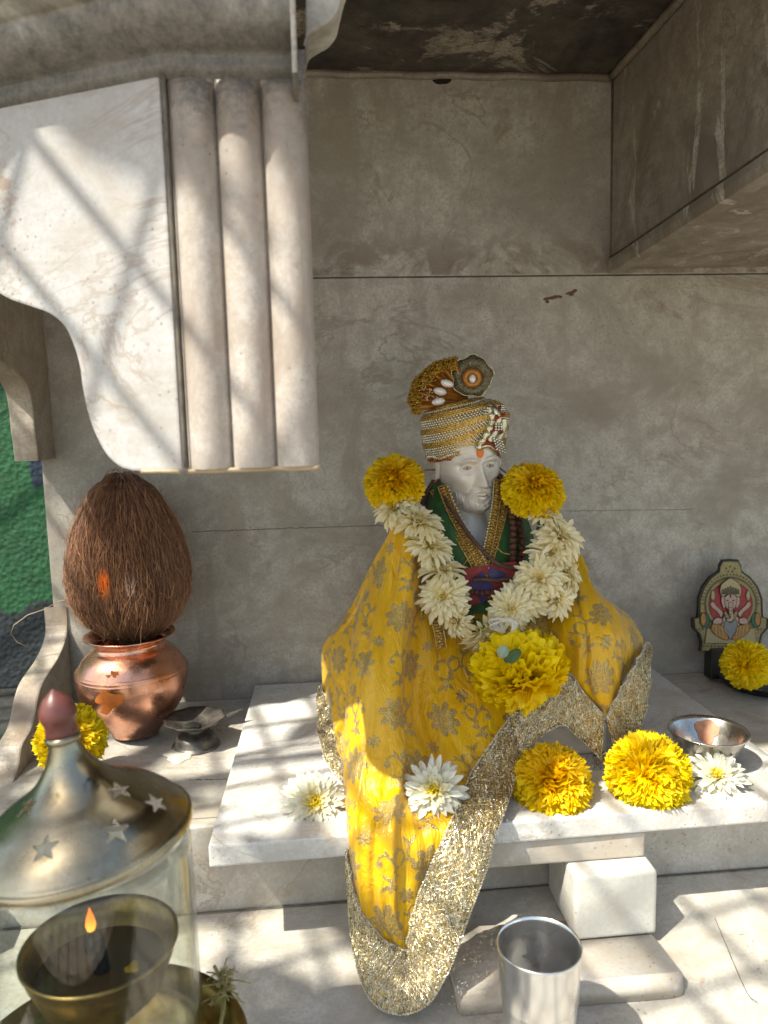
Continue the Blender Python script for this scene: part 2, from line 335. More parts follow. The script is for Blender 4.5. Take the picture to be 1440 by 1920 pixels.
# low scrolled side wall and the hanging side bracket (both plates in the X-depth direction)
SX0, SX1 = -.300, -.276
def PXp(x, y, X): d = ray(x, y); q = d*(X/d.x); return q.y, q.z
def prof(px, n=70): L = smooth_line([(*PXp(x, y, SX1), 0) for x, y in px], n)[:, :2]; L[:, 0] = np.minimum(L[:, 0], .8485); return L
lowp = prof([(131, 1128), (127, 1165), (124, 1195), (110, 1232), (83, 1275), (72, 1308), (66, 1342), (58, 1368), (42, 1398), (34, 1440), (8, 1500), (-40, 1570), (-120, 1680)])
pts = [(SX1, a, b) for a, b in lowp]+[(SX1, lowp[-1][0], -.446), (SX1, .849, -.446)]
lw = mk('low_side_wall', prism(pts, (-.0235, 0, 0), .002), M_side, sh, False); lw['label'] = 'low scrolled marble side wall beside the copper pot'
hp = prof([(72, 864), (69, 835), (65, 805), (62, 770), (57, 740), (50, 722), (40, 709), (22, 692), (0, 677), (-35, 662), (-80, 640), (-110, 590)])
pts = [(SX1, a, b) for a, b in hp]+[(SX1, hp[-1][0], ZC+.02), (SX1, .849, ZC+.02), (SX1, .849, hp[0][1]-.001)]
hb = mk('side_bracket', prism(pts, (-.0235, 0, 0), .002), M_side, sh, False); hb['label'] = 'scrolled side bracket seen behind the fluted one'
mk('bracket_joint', tube([(SX1+.0005, .8485, -.04), (SX1+.0005, .8485, .3)], .0009, 6), M_side, hb)
# near bracket: scrolled panel (recedes to the left) and fluted face
BJ = Vector((-.0685, .42, 0)); bd = Vector((-math.cos(R(24.6)), math.sin(R(24.6)), 0)); bn = Vector((bd.y, -bd.x, 0)); 
if bn.y > 0: bn = -bn                                       # towards the viewer
ZK = .1741; ZBt = -.0285
cv = [(247, 883), (222, 874), (197, 850), (176, 810), (162, 768), (153, 722), (149, 690), (138, 650), (120, 612), (92, 588), (55, 574), (20, 562), (-10, 548), (-60, 538), (-120, 520)]
low = smooth_line([PN(x, y, BJ, bn) for x, y in cv], 90)
pj = [Vector(q) for q in low]
jl = BJ + bd*.003
out = [Vector((jl.x, jl.y, ZBt))]+pj+[Vector((pj[-1].x, pj[-1].y, ZK+.02)), Vector((jl.x, jl.y, ZK+.02))]
nb = mk('fluted_bracket', prism(out, -bn*.055, .0016), M_brk, sh, False); nb['label'] = 'large near bracket of white marble with scrolled edge and three flutes'
x0, x1 = -.0675, .0026; W3 = (x1-x0)/3; prf = []
for k in range(3):
    for i in range(17):
        t = i/16; prf.append((x0+W3*(k+t), .4235-.0085*abs(math.sin(PI*t))**.62))
prf += [(x1, .47), (x0, .47)]
V = []; zl = list(np.linspace(ZBt+.001, ZK-.012, 40))+[ZK-.007, ZK-.003, ZK+.012]
for j, z in enumerate(zl):
    e = 1 if j < 40 else (.75, .35, 0)[j-40]
    for i, (a, b) in enumerate(prf): V.append((a, .4235-(.4235-b)*e if b < .4235 else b, z if True else 0))
n = len(prf); Fc = [(j*n+i, j*n+(i+1) % n, (j+1)*n+(i+1) % n, (j+1)*n+i) for j in range(len(zl)-1) for i in range(n)]; Fc += [tuple(range(n-1, -1, -1))]
V = np.array(V); 
mk('flutes', (V, Fc), M_flute, nb, False)
M_warm = simple('yellowed_edge', (.55, .42, .26), .5, 0, .4, 60)
mk('flute_joint', tube([(x0-.0012, .4195, z) for z in np.linspace(ZBt+.002, ZK, 30)], [.0011]*30, 6), M_mortar, nb)
mk('bottom_edge', join(tube([(x, .4198+.0006*math.sin(x*500), ZBt) for x in np.linspace(x0, x1, 30)], .0014, 6), tube([Vector(BJ+bd*s)+Vector((0, 0, ZBt))+bn*-.0004 for s in np.linspace(.004, .029, 12)], .0014, 6)), M_warm, nb)
# cornice sweep above the bracket
cp = [(-.001, ZK-.004), (.003, ZK), (.004, ZK+.006), (.010, ZK+.009), (.017, ZK+.014), (.021, ZK+.021), (.0215, ZK+.026), (.026, ZK+.028), (.034, ZK+.036), (.038, ZK+.047), (.038, ZK+.052), (.043, ZK+.054), (.043, ZK+.075)]
cp = [tuple(q) for q in smooth_line([(a, b, 0) for a, b in cp], 50)[:, :2]]
path = []
bis = (bn+Vector((0, -1, 0))).normalized(); sc_ = 1/max(.3, bis.dot(bn))
path.append((BJ+bd*.26, bn)); path.append((BJ.copy(), bis*sc_)); path.append((Vector((-.0038, .42, 0)), Vector((0, -1, 0))))
V = []
for (q, nn) in path:
    for (o_, z) in cp: a = q+nn*o_; V.append((a.x, a.y, z))
Fc = grid_faces(3, 50)
a = len(V); V += [(-.0038, .42-o_, z) for o_, z in cp]+[(-.0038, .47, cp[-1][1]), (-.0038, .47, cp[0][1])]
Fc.append(tuple(range(a, a+52)))
cn = mk('cornice', (V, Fc), M_corn, nb, False)
mk('abacus', box(-.0037, -.0012, .3835, .466, ZK-.016, ZK+.10, .0006), M_corn, cn, False)
# start of the scalloped arch that springs from the bracket
ap = [P(572, 90, .43), P(579, 66, .43), P(598, 52, .43), P(618, 40, .43), P(634, 18, .43), P(641, -12, .43), P(655, -60, .43), P(690, -130, .43), P(575, -130, .43)]
mk('arch_spring', prism([Vector(q) for q in smooth_line(ap, 50)], (0, .03, 0), .0012), M_corn, cn, False)

# ------------------------------------------------------------ marble board and the pieces that prop it up
bdv = thing('marble_board', 'thin white marble board carrying the statue and flowers', 'board', (.15, .68, ZA))
pts = [(-.0845, .5165, ZS), (.3795, .5215, ZS), (.3795, .8395, ZS), (-.0757, .8415, ZS)]
V = subd = prism([Vector(q) for q in pts], (0, 0, -(ZS-ZA)+.0006), .0016)
mk('slab', V, M_slab, bdv, False)
pk = mk('marble_strip', box(.035, .2376, .5225, .56, -.3372, ZA-.0005, .0022, 3), M_block, loc=(.14, .54, -.337)); setp(pk, 'narrow dusty marble strip wedged under the front of the board', 'marble strip')
cb = mk('marble_cube', box(.1775, .2400, .5055, .57, -.3885, -.3376, .0035, 3), M_cube, loc=(.209, .53, -.3885)); setp(cb, 'squarish pale marble block propping up the board', 'marble block')
zt = -.3892
q = [(.083, .535), (.2345, .5300), (.2395, .500), (.2420, .463), (.2330, .4605), (.083, .4625)]
zz = lambda a: floorz(a)+.0003
bm = bmesh.new(); top = [bm.verts.new((a, b+(.004 if b < .48 else 0), zt)) for a, b in q]; bot = [bm.verts.new((a, b, zz(b)-.0015)) for a, b in q]
bm.faces.new(top); bm.faces.new(bot[::-1])
for i in range(6): bm.faces.new((bot[i], bot[(i+1) % 6], top[(i+1) % 6], top[i]))
bmesh.ops.recalc_face_normals(bm, faces=bm.faces[:]); bmesh.ops.bevel(bm, geom=bm.edges[:], offset=.002, segments=3, affect='EDGES')
pl = mk('marble_footing', frombm(bm), M_block, loc=(.15, .5, floorz(.46))); setp(pl, 'long low marble footing under the squarish block', 'marble block')

# ------------------------------------------------------------ flowers
def petal_mat(name, cA, cB, cC, trans=.35, rough=.55):
    """cA-cB vary from petal to petal, cC is the colour at the petal's root / flower centre"""
    m = N(name); c = m.mix(m.attr('rnd'), cA, cB); c = m.mix(m.attr('core'), c, cC)
    m.done(c, rough, 0, Specular_IOR_Level=.3)
    t = m.n('BsdfTranslucent'); m.put(t.inputs[0], c); x = m.n('MixShader'); x.inputs[0].default_value = trans
    m.l(m.b.outputs[0], x.inputs[1]); m.l(t.outputs[0], x.inputs[2]); m.l(x.outputs[0], m.out.inputs[0]); return m.m
M_marY = petal_mat('marigold_yellow', (.90, .66, .004), (.93, .76, .014), (.90, .52, .004))
M_marO = petal_mat('marigold_golden', (.91, .61, .004), (.93, .72, .01), (.90, .42, .003))
M_chr = petal_mat('chrysanthemum_cream', (.92, .82, .50), (.95, .90, .68), (.88, .68, .13), .35)
M_chw = petal_mat('chrysanthemum_white', (.80, .78, .64), (.84, .83, .74), (.82, .66, .06), .3)
M_leaf = simple('flower_green', (.07, .12, .03), .6, 0, .4, 80)
def marigold_vf(Rr, n, seed, flat=.8, wid=.42, open_=1.0, ruf=1.0):
    q = np.random.RandomState(seed); V = []; Fc = []; rn = []; core = []; cnt = 0; nu, nv = 6, 7
    for k in range(n):
        t = (k+.5)/n; ph = k*2.39996+q.randn()*.12; cz = 1-1.62*t; sr = math.sqrt(max(0, 1-cz*cz))
        d = np.array([sr*math.cos(ph), sr*math.sin(ph), cz]); d += q.randn(3)*.07; d /= np.linalg.norm(d)
        a = q.rand()*2*PI; h = np.array([0, 0, 1.]) if abs(d[2]) < .9 else np.array([1., 0, 0])
        w = np.cross(h, d); w /= np.linalg.norm(w); b = np.cross(d, w); tw = q.randn()*.5
        w, b = w*math.cos(tw)+b*math.sin(tw), -w*math.sin(tw)+b*math.cos(tw)
        Rk = Rr*(.93+.10*q.rand())*(1-.10*max(0, cz)); W = Rr*wid*(.55+.45*sr)*(.7+.6*q.rand()); p1, p2 = q.rand(2)*6; cu = (.25+.35*q.rand())*open_
        kk = q.randint(2, 5)
        for i in range(nu):
            u = i/(nu-1); rad = Rk*(.42+.58*u); hw = W*.5*(.35+.65*math.sin(min(1, u*1.15)*PI*.5))*(1-.25*max(0, u-.85)/.15)
            for j in range(nv):
                v = j/(nv-1)*2-1
                edge = u**3
                c = d*(rad+ruf*Rr*.045*edge*math.sin(v*kk*2.4+p1) - Rr*.10*edge*abs(v)**2) + w*(hw*v) + b*(-cu*Rr*.5*u*u + ruf*Rr*.055*(.3+edge)*math.sin(v*kk*1.9+p2) + Rr*.08*v*v)
                V.append(c); rn.append(q.rand()*.15+(k*.618) % 1*.8); core.append(max(0, cz-.55)*1.4*(1-.5*u)+.35*(1-u))
        for i in range(nu-1):
            for j in range(nv-1): a0 = cnt+i*nv+j; Fc.append((a0, a0+1, a0+nv+1, a0+nv))
        cnt += nu*nv
    V = np.array(V); V[:, 2] *= flat
    return (V, Fc), dict(rnd=np.clip(rn, 0, 1), core=np.clip(core, 0, 1))
def chrys_vf(Rr, layers, seed, droop=.0, wid=.21):
    """layers: (count, elevation deg, length factor)"""
    q = np.random.RandomState(seed); V = []; Fc = []; rn = []; core = []; cnt = 0; nu, nv = 7, 5
    for (n, el, lf) in layers:
        for k in range(n):
            ph = 2*PI*(k+q.rand()*.55)/n+el; e = R(el+q.randn()*7); L = Rr*lf*(.86+.22*q.rand()); W = Rr*wid*(.8+.4*q.rand())*(1 if lf > .5 else .6)
            hd = np.array([math.cos(ph), math.sin(ph), 0]); w = np.array([-math.sin(ph), math.cos(ph), 0]); up = np.array([0, 0, 1.])
            cur = R(18+22*q.rand()+droop); tw = q.randn()*.25; r = q.rand()
            pos = hd*Rr*.05; ang = e
            for i in range(nu):
                u = i/(nu-1); ang = e+cur*.5-cur*u*1.2
                if i: pos = pos+(hd*math.cos(ang)+up*math.sin(ang))*L/(nu-1)
                nn = -hd*math.sin(ang)+up*math.cos(ang)
                hw = W*.5*(.45+.9*u-.35*u*u)*(1 if u < .8 else math.sqrt(max(0.02, 1-((u-.8)/.205)**2)))
                ww = w*math.cos(tw*u)+nn*math.sin(tw*u)
                for j in range(nv):
                    v = j/(nv-1)*2-1; V.append(pos+ww*hw*v+nn*(hw*.55*v*v-hw*.1*(1-abs(v))*(j == 2)))
                    rn.append(r); core.append(max(0, (1-u)*.9-.35)+(1.0 if lf < .40 else .55 if lf < .5 else .2 if lf < .65 else 0))
            for i in range(nu-1):
                for j in range(nv-1): a0 = cnt+i*nv+j; Fc.append((a0, a0+1, a0+nv+1, a0+nv))
            cnt += nu*nv
    for k in range(40):          # little upright heart florets
        a = q.rand()*6.3; r0 = Rr*.16*math.sqrt(q.rand()); c0_ = np.array([r0*math.cos(a), r0*math.sin(a), Rr*(.16+.10*q.rand())]); sv, sf = sphere(c0_, Rr*.045, 6, 5, (1, 1, 2.2)); V += [np.array(t_) for t_ in sv]; Fc += [tuple(i_+cnt for i_ in f_) for f_ in sf]; rn += [q.rand()]*len(sv); core += [1]*len(sv); cnt += len(sv)
    return (np.array(V), Fc), dict(rnd=rn, core=np.clip(core, 0, 1))
CL = [(17, 4, 1.0), (17, 16, .96), (16, 30, .86), (15, 44, .72), (14, 58, .56), (14, 70, .40), (12, 80, .30)]
CLw = [(20, 2, 1.0), (20, 12, .97), (20, 23, .88), (20, 35, .76), (20, 48, .62), (22, 60, .48), (26, 70, .36), (22, 80, .30)]
def mk_flower(root_name, vfa, mat, parent=None, calyx=True, Rr=.02, stem=True):
    root = bpy.data.objects.new(root_name, None); root.empty_display_size = .01; col.objects.link(root); root.parent = parent
    mk('petals', vfa[0], mat, root, True, True, vfa[1])
    if calyx: mk('calyx', join(lathe([(0, -.34*Rr), (.14*Rr, -.33*Rr), (.22*Rr, -.2*Rr), (.30*Rr, -.05*Rr), (.12*Rr, .10*Rr), (0, .12*Rr)], 14), tube([(0, 0, -.3*Rr), (.03*Rr, 0, -.55*Rr)] , .05*Rr, 6)), M_leaf, root, True, True)
    return root
def dupf(root, name=None, parent=None):
    r = root.copy(); col.objects.link(r); r.parent = parent
    for ch in list(root.children):
        c = ch.copy(); col.objects.link(c); c.parent = r
    return r
def aim(o, pos, d, spin=0, s=1, base=None):
    """place o at world pos with its +Z along d"""
    qn = Vector(d).normalized().to_track_quat('Z', 'Y').to_euler(); m = qn.to_matrix() @ Matrix.Rotation(spin, 3, 'Z')
    b = wloc(o.parent) if o.parent else Vector((0, 0, 0))
    o.location = Vector(pos)-b; o.rotation_euler = m.to_euler(); o.scale = (s, s, s)
def cam_to(p): return (-Vector(p)).normalized()

# ------------------------------------------------------------ loose flowers on the board and ledge
def marigold_at(x, y, rpx, Y, seed, mat, label, group, tilt=(0, 0, .5), n=430, flat=.84, name='marigold'):
    c = P(x, y, Y); Rr = rpx*pxm(c); vf = marigold_vf(Rr, n, seed, flat, .37, .9, 1.7); o = mk_flower(name, vf, mat, Rr=Rr)
    d = cam_to(c)+Vector(tilt); aim(o, c, d, seed); return setp(o, label, 'marigold', group), c
GM = 'loose marigolds laid as offerings'
marigold_at(1035, 1467, 74, .548, 3, M_marO, 'golden yellow marigold on the board between the statue and a brighter marigold', GM, (.05, 0, .35), 460)
marigold_at(1214, 1449, 78, .546, 4, M_marY, 'bright lemon yellow marigold on the board beside the small steel bowl', GM, (0, 0, .45), 460)
marigold_at(1400, 1246, 46, .735, 5, M_marY, 'yellow marigold leaning on the little deity plaque in the dark plate', GM, (-.1, 0, .2), 400)
marigold_at(133, 1385, 65, .665, 6, M_marY, 'yellow marigold on the ledge behind the knob of the brass lantern', GM, (0, 0, .3), 400)
GC = 'loose white chrysanthemums laid as offerings'
def chrys_at(x, y, rpx, Y, seed, mat, label, tilt, L=CLw, par=None):
    c = P(x, y, Y); Rr = rpx*pxm(c)*1.02; o = mk_flower('chrysanthemum', chrys_vf(Rr, L, seed), mat, par, Rr=Rr)
    aim(o, c, cam_to(c)+Vector(tilt), seed); return setp(o, label, 'chrysanthemum', GC)
chrys_at(590, 1506, 62, .556, 21, M_chw, 'white chrysanthemum with yellow heart on the board left of the robe', (.05, .0, .22))
chrys_at(814, 1483, 60, .532, 22, M_chw, 'white chrysanthemum lying on the yellow robe', (-.12, 0, .1))
chrys_at(1343, 1458, 54, .549, 23, M_chw, 'white chrysanthemum leaning on the small steel bowl', (.15, .0, .75), [(17, 0, 1.05), (17, 12, .95), (16, 26, .8), (20, 44, .62), (24, 58, .5), (24, 70, .42), (18, 80, .38)])
def petal(x, y, z, ang, L, label):
    c = PZ(x, y, z); V = []; 
    for i in range(9):
        u = i/8; hw = L*.13*math.sin(PI*min(1, u*.9+.08))
        for j in range(3): V.append(((u-.5)*L, hw*(j-1), .0012+.0015*abs(u-.5)+.0006*abs(j-1)))
    vf = xf((V, grid_faces(9, 3)), Matrix.Rotation(ang, 4, 'Z')); nn = len(V)
    o = mk('loose_petal', vf, M_chw, attrs=dict(rnd=[.5]*nn, core=[.1]*nn)); o.location = c; setp(o, label, 'petal', 'fallen white petals')
petal(1398, 1748, floorz(.49)+.001, .45, .020, 'white petal on the sunny lower floor at right')
petal(612, 1708, floorz(.54)+.001, -.1, .017, 'thin white petal on the shaded lower floor, behind another petal left of the robe')
petal(940, 1651, floorz(.56)+.001, .1, .014, 'small white petal in the shade under the marble strip')
petal(600, 1690, floorz(.555)+.001, .35, .016, 'thin white petal under the board, the farther of two left of the robe')

# ------------------------------------------------------------ copper pot with a husked coconut
def copper():
    m = N('copper'); c = m.mix(m.ramp(m.noise(16, 6, .7), .4, .7), (.80, .42, .29), (.58, .29, .20)); c = m.mix(m.ramp(m.noise(22, 7, .7, off=(3, 3, 3)), .50, .82), c, (.36, .16, .10))
    s = m.sep(); ln = m.noise(1, 3, .6, scale=(3, 3, 900)); r = m.ramp(m.noise(18, 5, .7, off=(1, 5, 2)), .3, .75, .16, .40)
    h = m.math('ADD', m.math('MULTIPLY', ln, .3), m.noise(40, 4, .6)); return m.done(c, r, 1, m.bump(h, .22, .0016))
M_cu = copper()
c0 = P(248, 1375, .762); pc = Vector((c0.x+.0035, .765, ZA)); s = pxm(P(250, 1260, .765))
pot = thing('copper_pot', 'shiny copper pot with flared rim and orange smear, holding the coconut', 'pot', pc)
k = s*101
pf = [(0, .0), (.30*k, .001), (.42*k, .004), (.47*k, .012), (.60*k, .027), (.79*k, .049), (.93*k, .074), (.99*k, .097), (1.0*k, .112), (.985*k, .127), (.965*k, .1285), (.95*k, .131), (.86*k, .146), (.73*k, .158), (.66*k, .163), (.635*k, .168), (.64*k, .173), (.70*k, .1795), (.80*k, .184), (.815*k, .1855), (.80*k, .187), (.70*k, .182), (.61*k, .174), (.60*k, .168), (.7*k, .15), (.9*k, .12)]
zs = .92*(P(250, 1190, .765).z-ZA)/.184
zs = (P(250, 1192, .765).z-ZA)/.1815
pf = [(a, b*zs) for a, b in pf]; pf2 = []
for i in range(len(pf)-1): pf2 += [pf[i]]
body = mk('pot_body', lathe([tuple(q) for q in smooth_line([(a, b, 0) for a, b in pf], 110)[:, :2]], 96, pc.x, pc.y, pc.z), M_cu, pot)
mk('band', join(*[lathe([(r*k-.0007, z*zs-.0012), (r*k+.0009, z*zs), (r*k-.0007, z*zs+.0012)], 80, pc.x, pc.y, pc.z) for r, z in ((.992, .1245), (.998, .119), (.955, .090))]), M_cu, body)
M_or = simple('vermilion_paste', (.72, .20, .03), .75, 0, .25, 120, 300, .6)
def smear(x, y, rx, ry, Rk, seed, n=40):
    """blob of paste on the pot wall near photo point (x,y)"""
    q = np.random.RandomState(seed); V = []; d = ray(x, y)
    rr, na = 7, n
    pts = []
    ph = q.rand(4)*6
    for i in range(rr):
        for j in range(na):
            a = 2*PI*j/na; rad = (i/(rr-1))*(1+.18*math.sin(3*a+ph[0])+.13*math.sin(5*a+ph[1])+.08*math.sin(9*a+ph[2])); px = x+rx*rad*math.cos(a); py = y+ry*rad*math.sin(a)
            pts.append(hit(px, py, Rk+.0004*(1-(i/(rr-1))**4)))
    Fc = [(i*na+j, i*na+(j+1) % na, (i+1)*na+(j+1) % na, (i+1)*na+j) for i in range(rr-1) for j in range(na)]
    return pts, Fc
zr = np.array([b for a, b in pf[:17]]); rr_ = np.array([a for a, b in pf[:17]])
def hit(px, py, off):
    d = ray(px, py); t = .60
    for it in range(2000):
        p = d*t; r = math.hypot(p.x-pc.x, p.y-pc.y); R1 = np.interp(p.z-pc.z, zr, rr_)
        if r <= R1+off: return p
        t += .0004
        if t > .95: break
    return d*.8
mk('orange_smear', join(smear(205, 1316, 27, 20, 0.0003, 1), smear(215, 1264, 9, 6, .0003, 2), smear(203, 1268, 5, 3, .0003, 3)), M_or, body)
# coconut
cc = P(241, 1056, .772); cs = pxm(cc); CR = 109*cs; Hh = 157*cs
coco = thing('coconut', 'brown husked coconut standing upright in the copper pot', 'coconut', (cc.x, cc.y, cc.z-Hh*.95))
def coco_r(t):   # t 0 bottom..1 top -> radius
    ks = [(0, .16), (.06, .50), (.15, .78), (.28, .96), (.42, 1.0), (.55, .95), (.68, .86), (.80, .72), (.90, .57), (.965, .44), (1.0, .30)]
    return np.interp(t, [a for a, b in ks], [b for a, b in ks])*CR
def coco_p(t, a, off=0):
    r = coco_r(t)+off; lean = .10*CR*(t-.5); return np.array([cc.x+lean*-.4+r*math.cos(a), cc.y+r*math.sin(a), cc.z-Hh*.95+t*1.93*Hh])
def husk():
    m = N('coconut_husk'); c = m.mix(m.ramp(m.noise(1, 5, .7, scale=(260, 260, 16)), .3, .7), (.085, .042, .020), (.028, .013, .007))
    c = m.mix(m.ramp(m.noise(20, 4, .6), .5, .7), c, (.12, .062, .03)); return m.done(c, .85, 0, m.bump(m.noise(1, 4, .7, scale=(420, 420, 20)), 1.0, .0025))
M_husk = husk()
V = [coco_p(t, 2*PI*i/72)+0 for i in range(72) for t in np.linspace(0, 1, 40)]
cbody = mk('husk', (V, grid_faces(72, 40, True)), M_husk, coco)
mk('husk_base_cap', sphere((cc.x, cc.y, cc.z-Hh*.90), .3*CR, 20, 10, (1, 1, .4)), M_husk, cbody)
def fibre_mat():
    m = N('coconut_fibre'); c = m.mix(m.attr('rnd'), (.11, .046, .024), (.38, .19, .09)); c = m.mix(m.attr('mark'), c, (.92, .24, .03)); c = m.mix(m.attr('ash'), c, (.55, .42, .33)); return m.done(c, .7, 0)
V = []; Fc = []; rn = []; q = np.random.RandomState(5)
def ribbon(pts, w, r):
    global V, Fc, rn
    b = len(V)
    for i, p in enumerate(pts):
        t = pts[min(i+1, len(pts)-1)]-pts[max(i-1, 0)]; o = np.cross(t, np.array([p[0]-cc.x, p[1]-cc.y, 0.01])); o /= np.linalg.norm(o)+1e-9; nrm = np.cross(o, t); nrm /= np.linalg.norm(nrm)+1e-9
        V += [p-o*w, p+o*w, p+nrm*w*1.2]; rn += [r]*3
    for i in range(len(pts)-1):
        for k_ in range(3): Fc.append((b+i*3+k_, b+i*3+(k_+1) % 3, b+i*3+3+(k_+1) % 3, b+i*3+3+k_))
for k_ in range(5200):
    a0 = q.rand()*2*PI; t0 = q.rand()*.85; L = .15+.5*q.rand(); t1 = min(1.0, t0+L); off = .0004+.0016*q.rand()**2; wv = q.rand()*6; am = .012+.045*q.rand()**2; da = q.randn()*.07
    pts = []
    for i in range(9):
        u = i/8; t = t0+(t1-t0)*u; pts.append(coco_p(t, a0+da*u+am*math.sin(wv+u*4), off+(.003*u*u*(q.rand() < .3))))
    ribbon(pts, .00012+.00016*q.rand(), q.rand()**2.6)
for k_ in range(560):     # loose hairs
    a0 = q.rand()*2*PI; t0 = .05+.9*q.rand(); p = coco_p(t0, a0, .001); d = np.array([math.cos(a0), math.sin(a0), q.randn()*.8]); d /= np.linalg.norm(d); e = q.randn(3); pts = []; L = .008+.022*q.rand()
    for i in range(8): u = i/7; pts.append(p+d*L*u*.55+e*L*.35*u*u+np.array([0, 0, L*.5*math.sin(u*2)*q.choice([-1, 1])*.4]))
    ribbon(pts, .00012, .4+.5*q.rand())
for k_ in range(260):     # fibres that stray across the combed ones
    a0 = -PI/2+q.randn()*1.2; t0 = .05+.85*q.rand(); da = q.randn()*.22; dt = q.choice([-1, 1])*(.10+.2*q.rand()); w_ = q.rand()*6
    ribbon([coco_p(min(.99, max(.01, t0+dt*u+.008*math.sin(w_+u*3))), a0+da*u+.03*math.sin(w_*2+u*4), .0018+.0022*math.sin(PI*u)) for u in np.linspace(0, 1, 12)], .00016, .55+.45*q.rand())
for k_ in range(260):     # tuft at the crown
    a0 = q.rand()*2*PI; p = coco_p(.93+.06*q.rand(), a0, 0); c1 = np.array([cc.x, cc.y, p[2]]); e = q.randn(3)*.003; pts = [p+(c1-p)*u*.8+np.array([0, 0, .010*math.sin(u*2.2)])+e*u for u in np.linspace(0, 1, 7)]
    ribbon(pts, .0003, q.rand()*.4)
FIB = (V, Fc, rn)
def cpt(px, py, off=.0015):
    d = ray(px, py); t = .6
    while t < .95:
        p = d*t; tt = (p.z-(cc.z-Hh*.95))/(1.93*Hh)
        if 0 <= tt <= 1 and math.hypot(p.x-cc.x+.04*CR*(tt-.5), p.y-cc.y) <= coco_r(tt)+off: return p
        t += .0005
    return d*.75
def dab(x, y, rx, ry, seed):
    q = np.random.RandomState(seed); V = []; na, rr = 26, 6; ph = q.rand(3)*6
    for i in range(rr):
        for j in range(na):
            a = 2*PI*j/na; rad = i/(rr-1)*(1+.12*math.sin(2*a+ph[0])+.10*math.sin(5*a+ph[1])+.10*q.randn()*(i > 4)); V.append(cpt(x+rx*rad*math.cos(a), y+ry*rad*math.sin(a)*(1.5 if math.sin(a) > 0 else 1), .0028))
    return V, [(i*na+j, i*na+(j+1) % na, (i+1)*na+(j+1) % na, (i+1)*na+j) for i in range(rr-1) for j in range(na)]
V = np.array(FIB[0]); M1 = np.array(cpt(195, 1090)); M2 = np.array(cpt(246, 1098))
d1 = (V-M1)/np.array([.0060, .02, .0085]); d1[:, 2] *= np.where(d1[:, 2] < 0, .6, 1); d2 = (V-M2)/np.array([.0055, .02, .011])
jit = np.repeat(np.random.RandomState(9).randn(len(V)//3+1), 3)[:len(V)]*.16
mk('fibre', (FIB[0], FIB[1]), fibre_mat(), coco, False, attrs=dict(rnd=FIB[2], mark=np.clip(2.6*(1.05-np.linalg.norm(d1, axis=1)+jit), 0, 1), ash=np.clip(1.2*(.9-np.linalg.norm(d2, axis=1)+jit*2.5), 0, .5)))
# stray fibre arching off to the left
th = mk('dry_thread', tube([PN(x, y, P(60, 1150, .80), Vector((0, 1, 0))) for x, y in [(132, 1124), (108, 1128), (85, 1142), (52, 1153), (26, 1172), (20, 1188), (32, 1204), (55, 1214)]], .0005, 5), simple('dry_fibre', (.42, .34, .22), .7), loc=(0, 0, 0)); setp(th, 'thin dry curling thread hanging left of the coconut', 'thread')

# ------------------------------------------------------------ little pewter oil lamp on a foot
M_pew = simple('tarnished_pewter', (.20, .18, .155), .5, .7, .7, 60, 150, .5, .0008)
lc = Vector((PZ(368, 1398, ZA).x, PZ(368, 1398, ZA).y, ZA)); ls = pxm(lc)
lamp = thing('oil_lamp', 'small tarnished grey metal oil lamp with scalloped dish on a domed foot', 'oil lamp', lc)
fz = lambda y: (P(368, y, lc.y).z-ZA)
h = max(.018, fz(1368)); 
mk('foot', lathe([(0, .0), (44*ls, 0), (45*ls, .0010), (40*ls, .0022), (37*ls, .004), (37*ls, .008), (33*ls, .0115), (24*ls, .0135), (17*ls, .0145), (14*ls, .0165), (16*ls, .0185)], 48, *lc), M_pew, lamp)
fl = lambda a, r, z: 1+.03*math.cos(a*10+.4)*min(1, r/(55*ls))**3
dz = .0165
dish = mk('dish', lathe([(0, dz), (20*ls, dz+.001), (38*ls, dz+.006), (50*ls, dz+.0095), (56*ls, dz+.0112), (57*ls, dz+.0122), (50*ls, dz+.0110), (38*ls, dz+.0080), (20*ls, dz+.0032), (0, dz+.0025)], 90, *lc, fn=fl), M_pew, lamp)
mk('burnt_wick', join(tube([(lc.x+.002, lc.y-.004, ZA+dz+.004), (lc.x+.006, lc.y-.010, ZA+dz+.006), (lc.x+.007, lc.y-.014, ZA+dz+.009)], .0013, 7), sphere((lc.x-.004, lc.y+.002, ZA+dz+.0035), .009, 14, 7, (1, .8, .2))), simple('soot', (.03, .028, .025), .9, 0, .5, 200, 200, 1), dish)
mk('spout', prism([(lc.x+57*ls, lc.y-.004, ZA+dz+.0115), (lc.x+80*ls, lc.y+.004, ZA+dz+.0145), (lc.x+88*ls, lc.y+.008, ZA+dz+.0155), (lc.x+54*ls, lc.y+.006, ZA+dz+.0115)], (0, 0, -.0012), .0003), M_pew, dish)
pw = mk('wax_spill', xf(lathe([(0, .0014), (.013, .001), (.015, 0)], 30, fn=lambda a, r, z: 1+.2*math.sin(3*a)+.1*math.sin(7*a)), Matrix.Translation((lc.x-.012, lc.y-.02, ZA+.0004))), simple('wax', (.66, .62, .52), .3), loc=(0, 0, 0)); setp(pw, 'flat pale wax spill on the ledge under the oil lamp', 'wax')

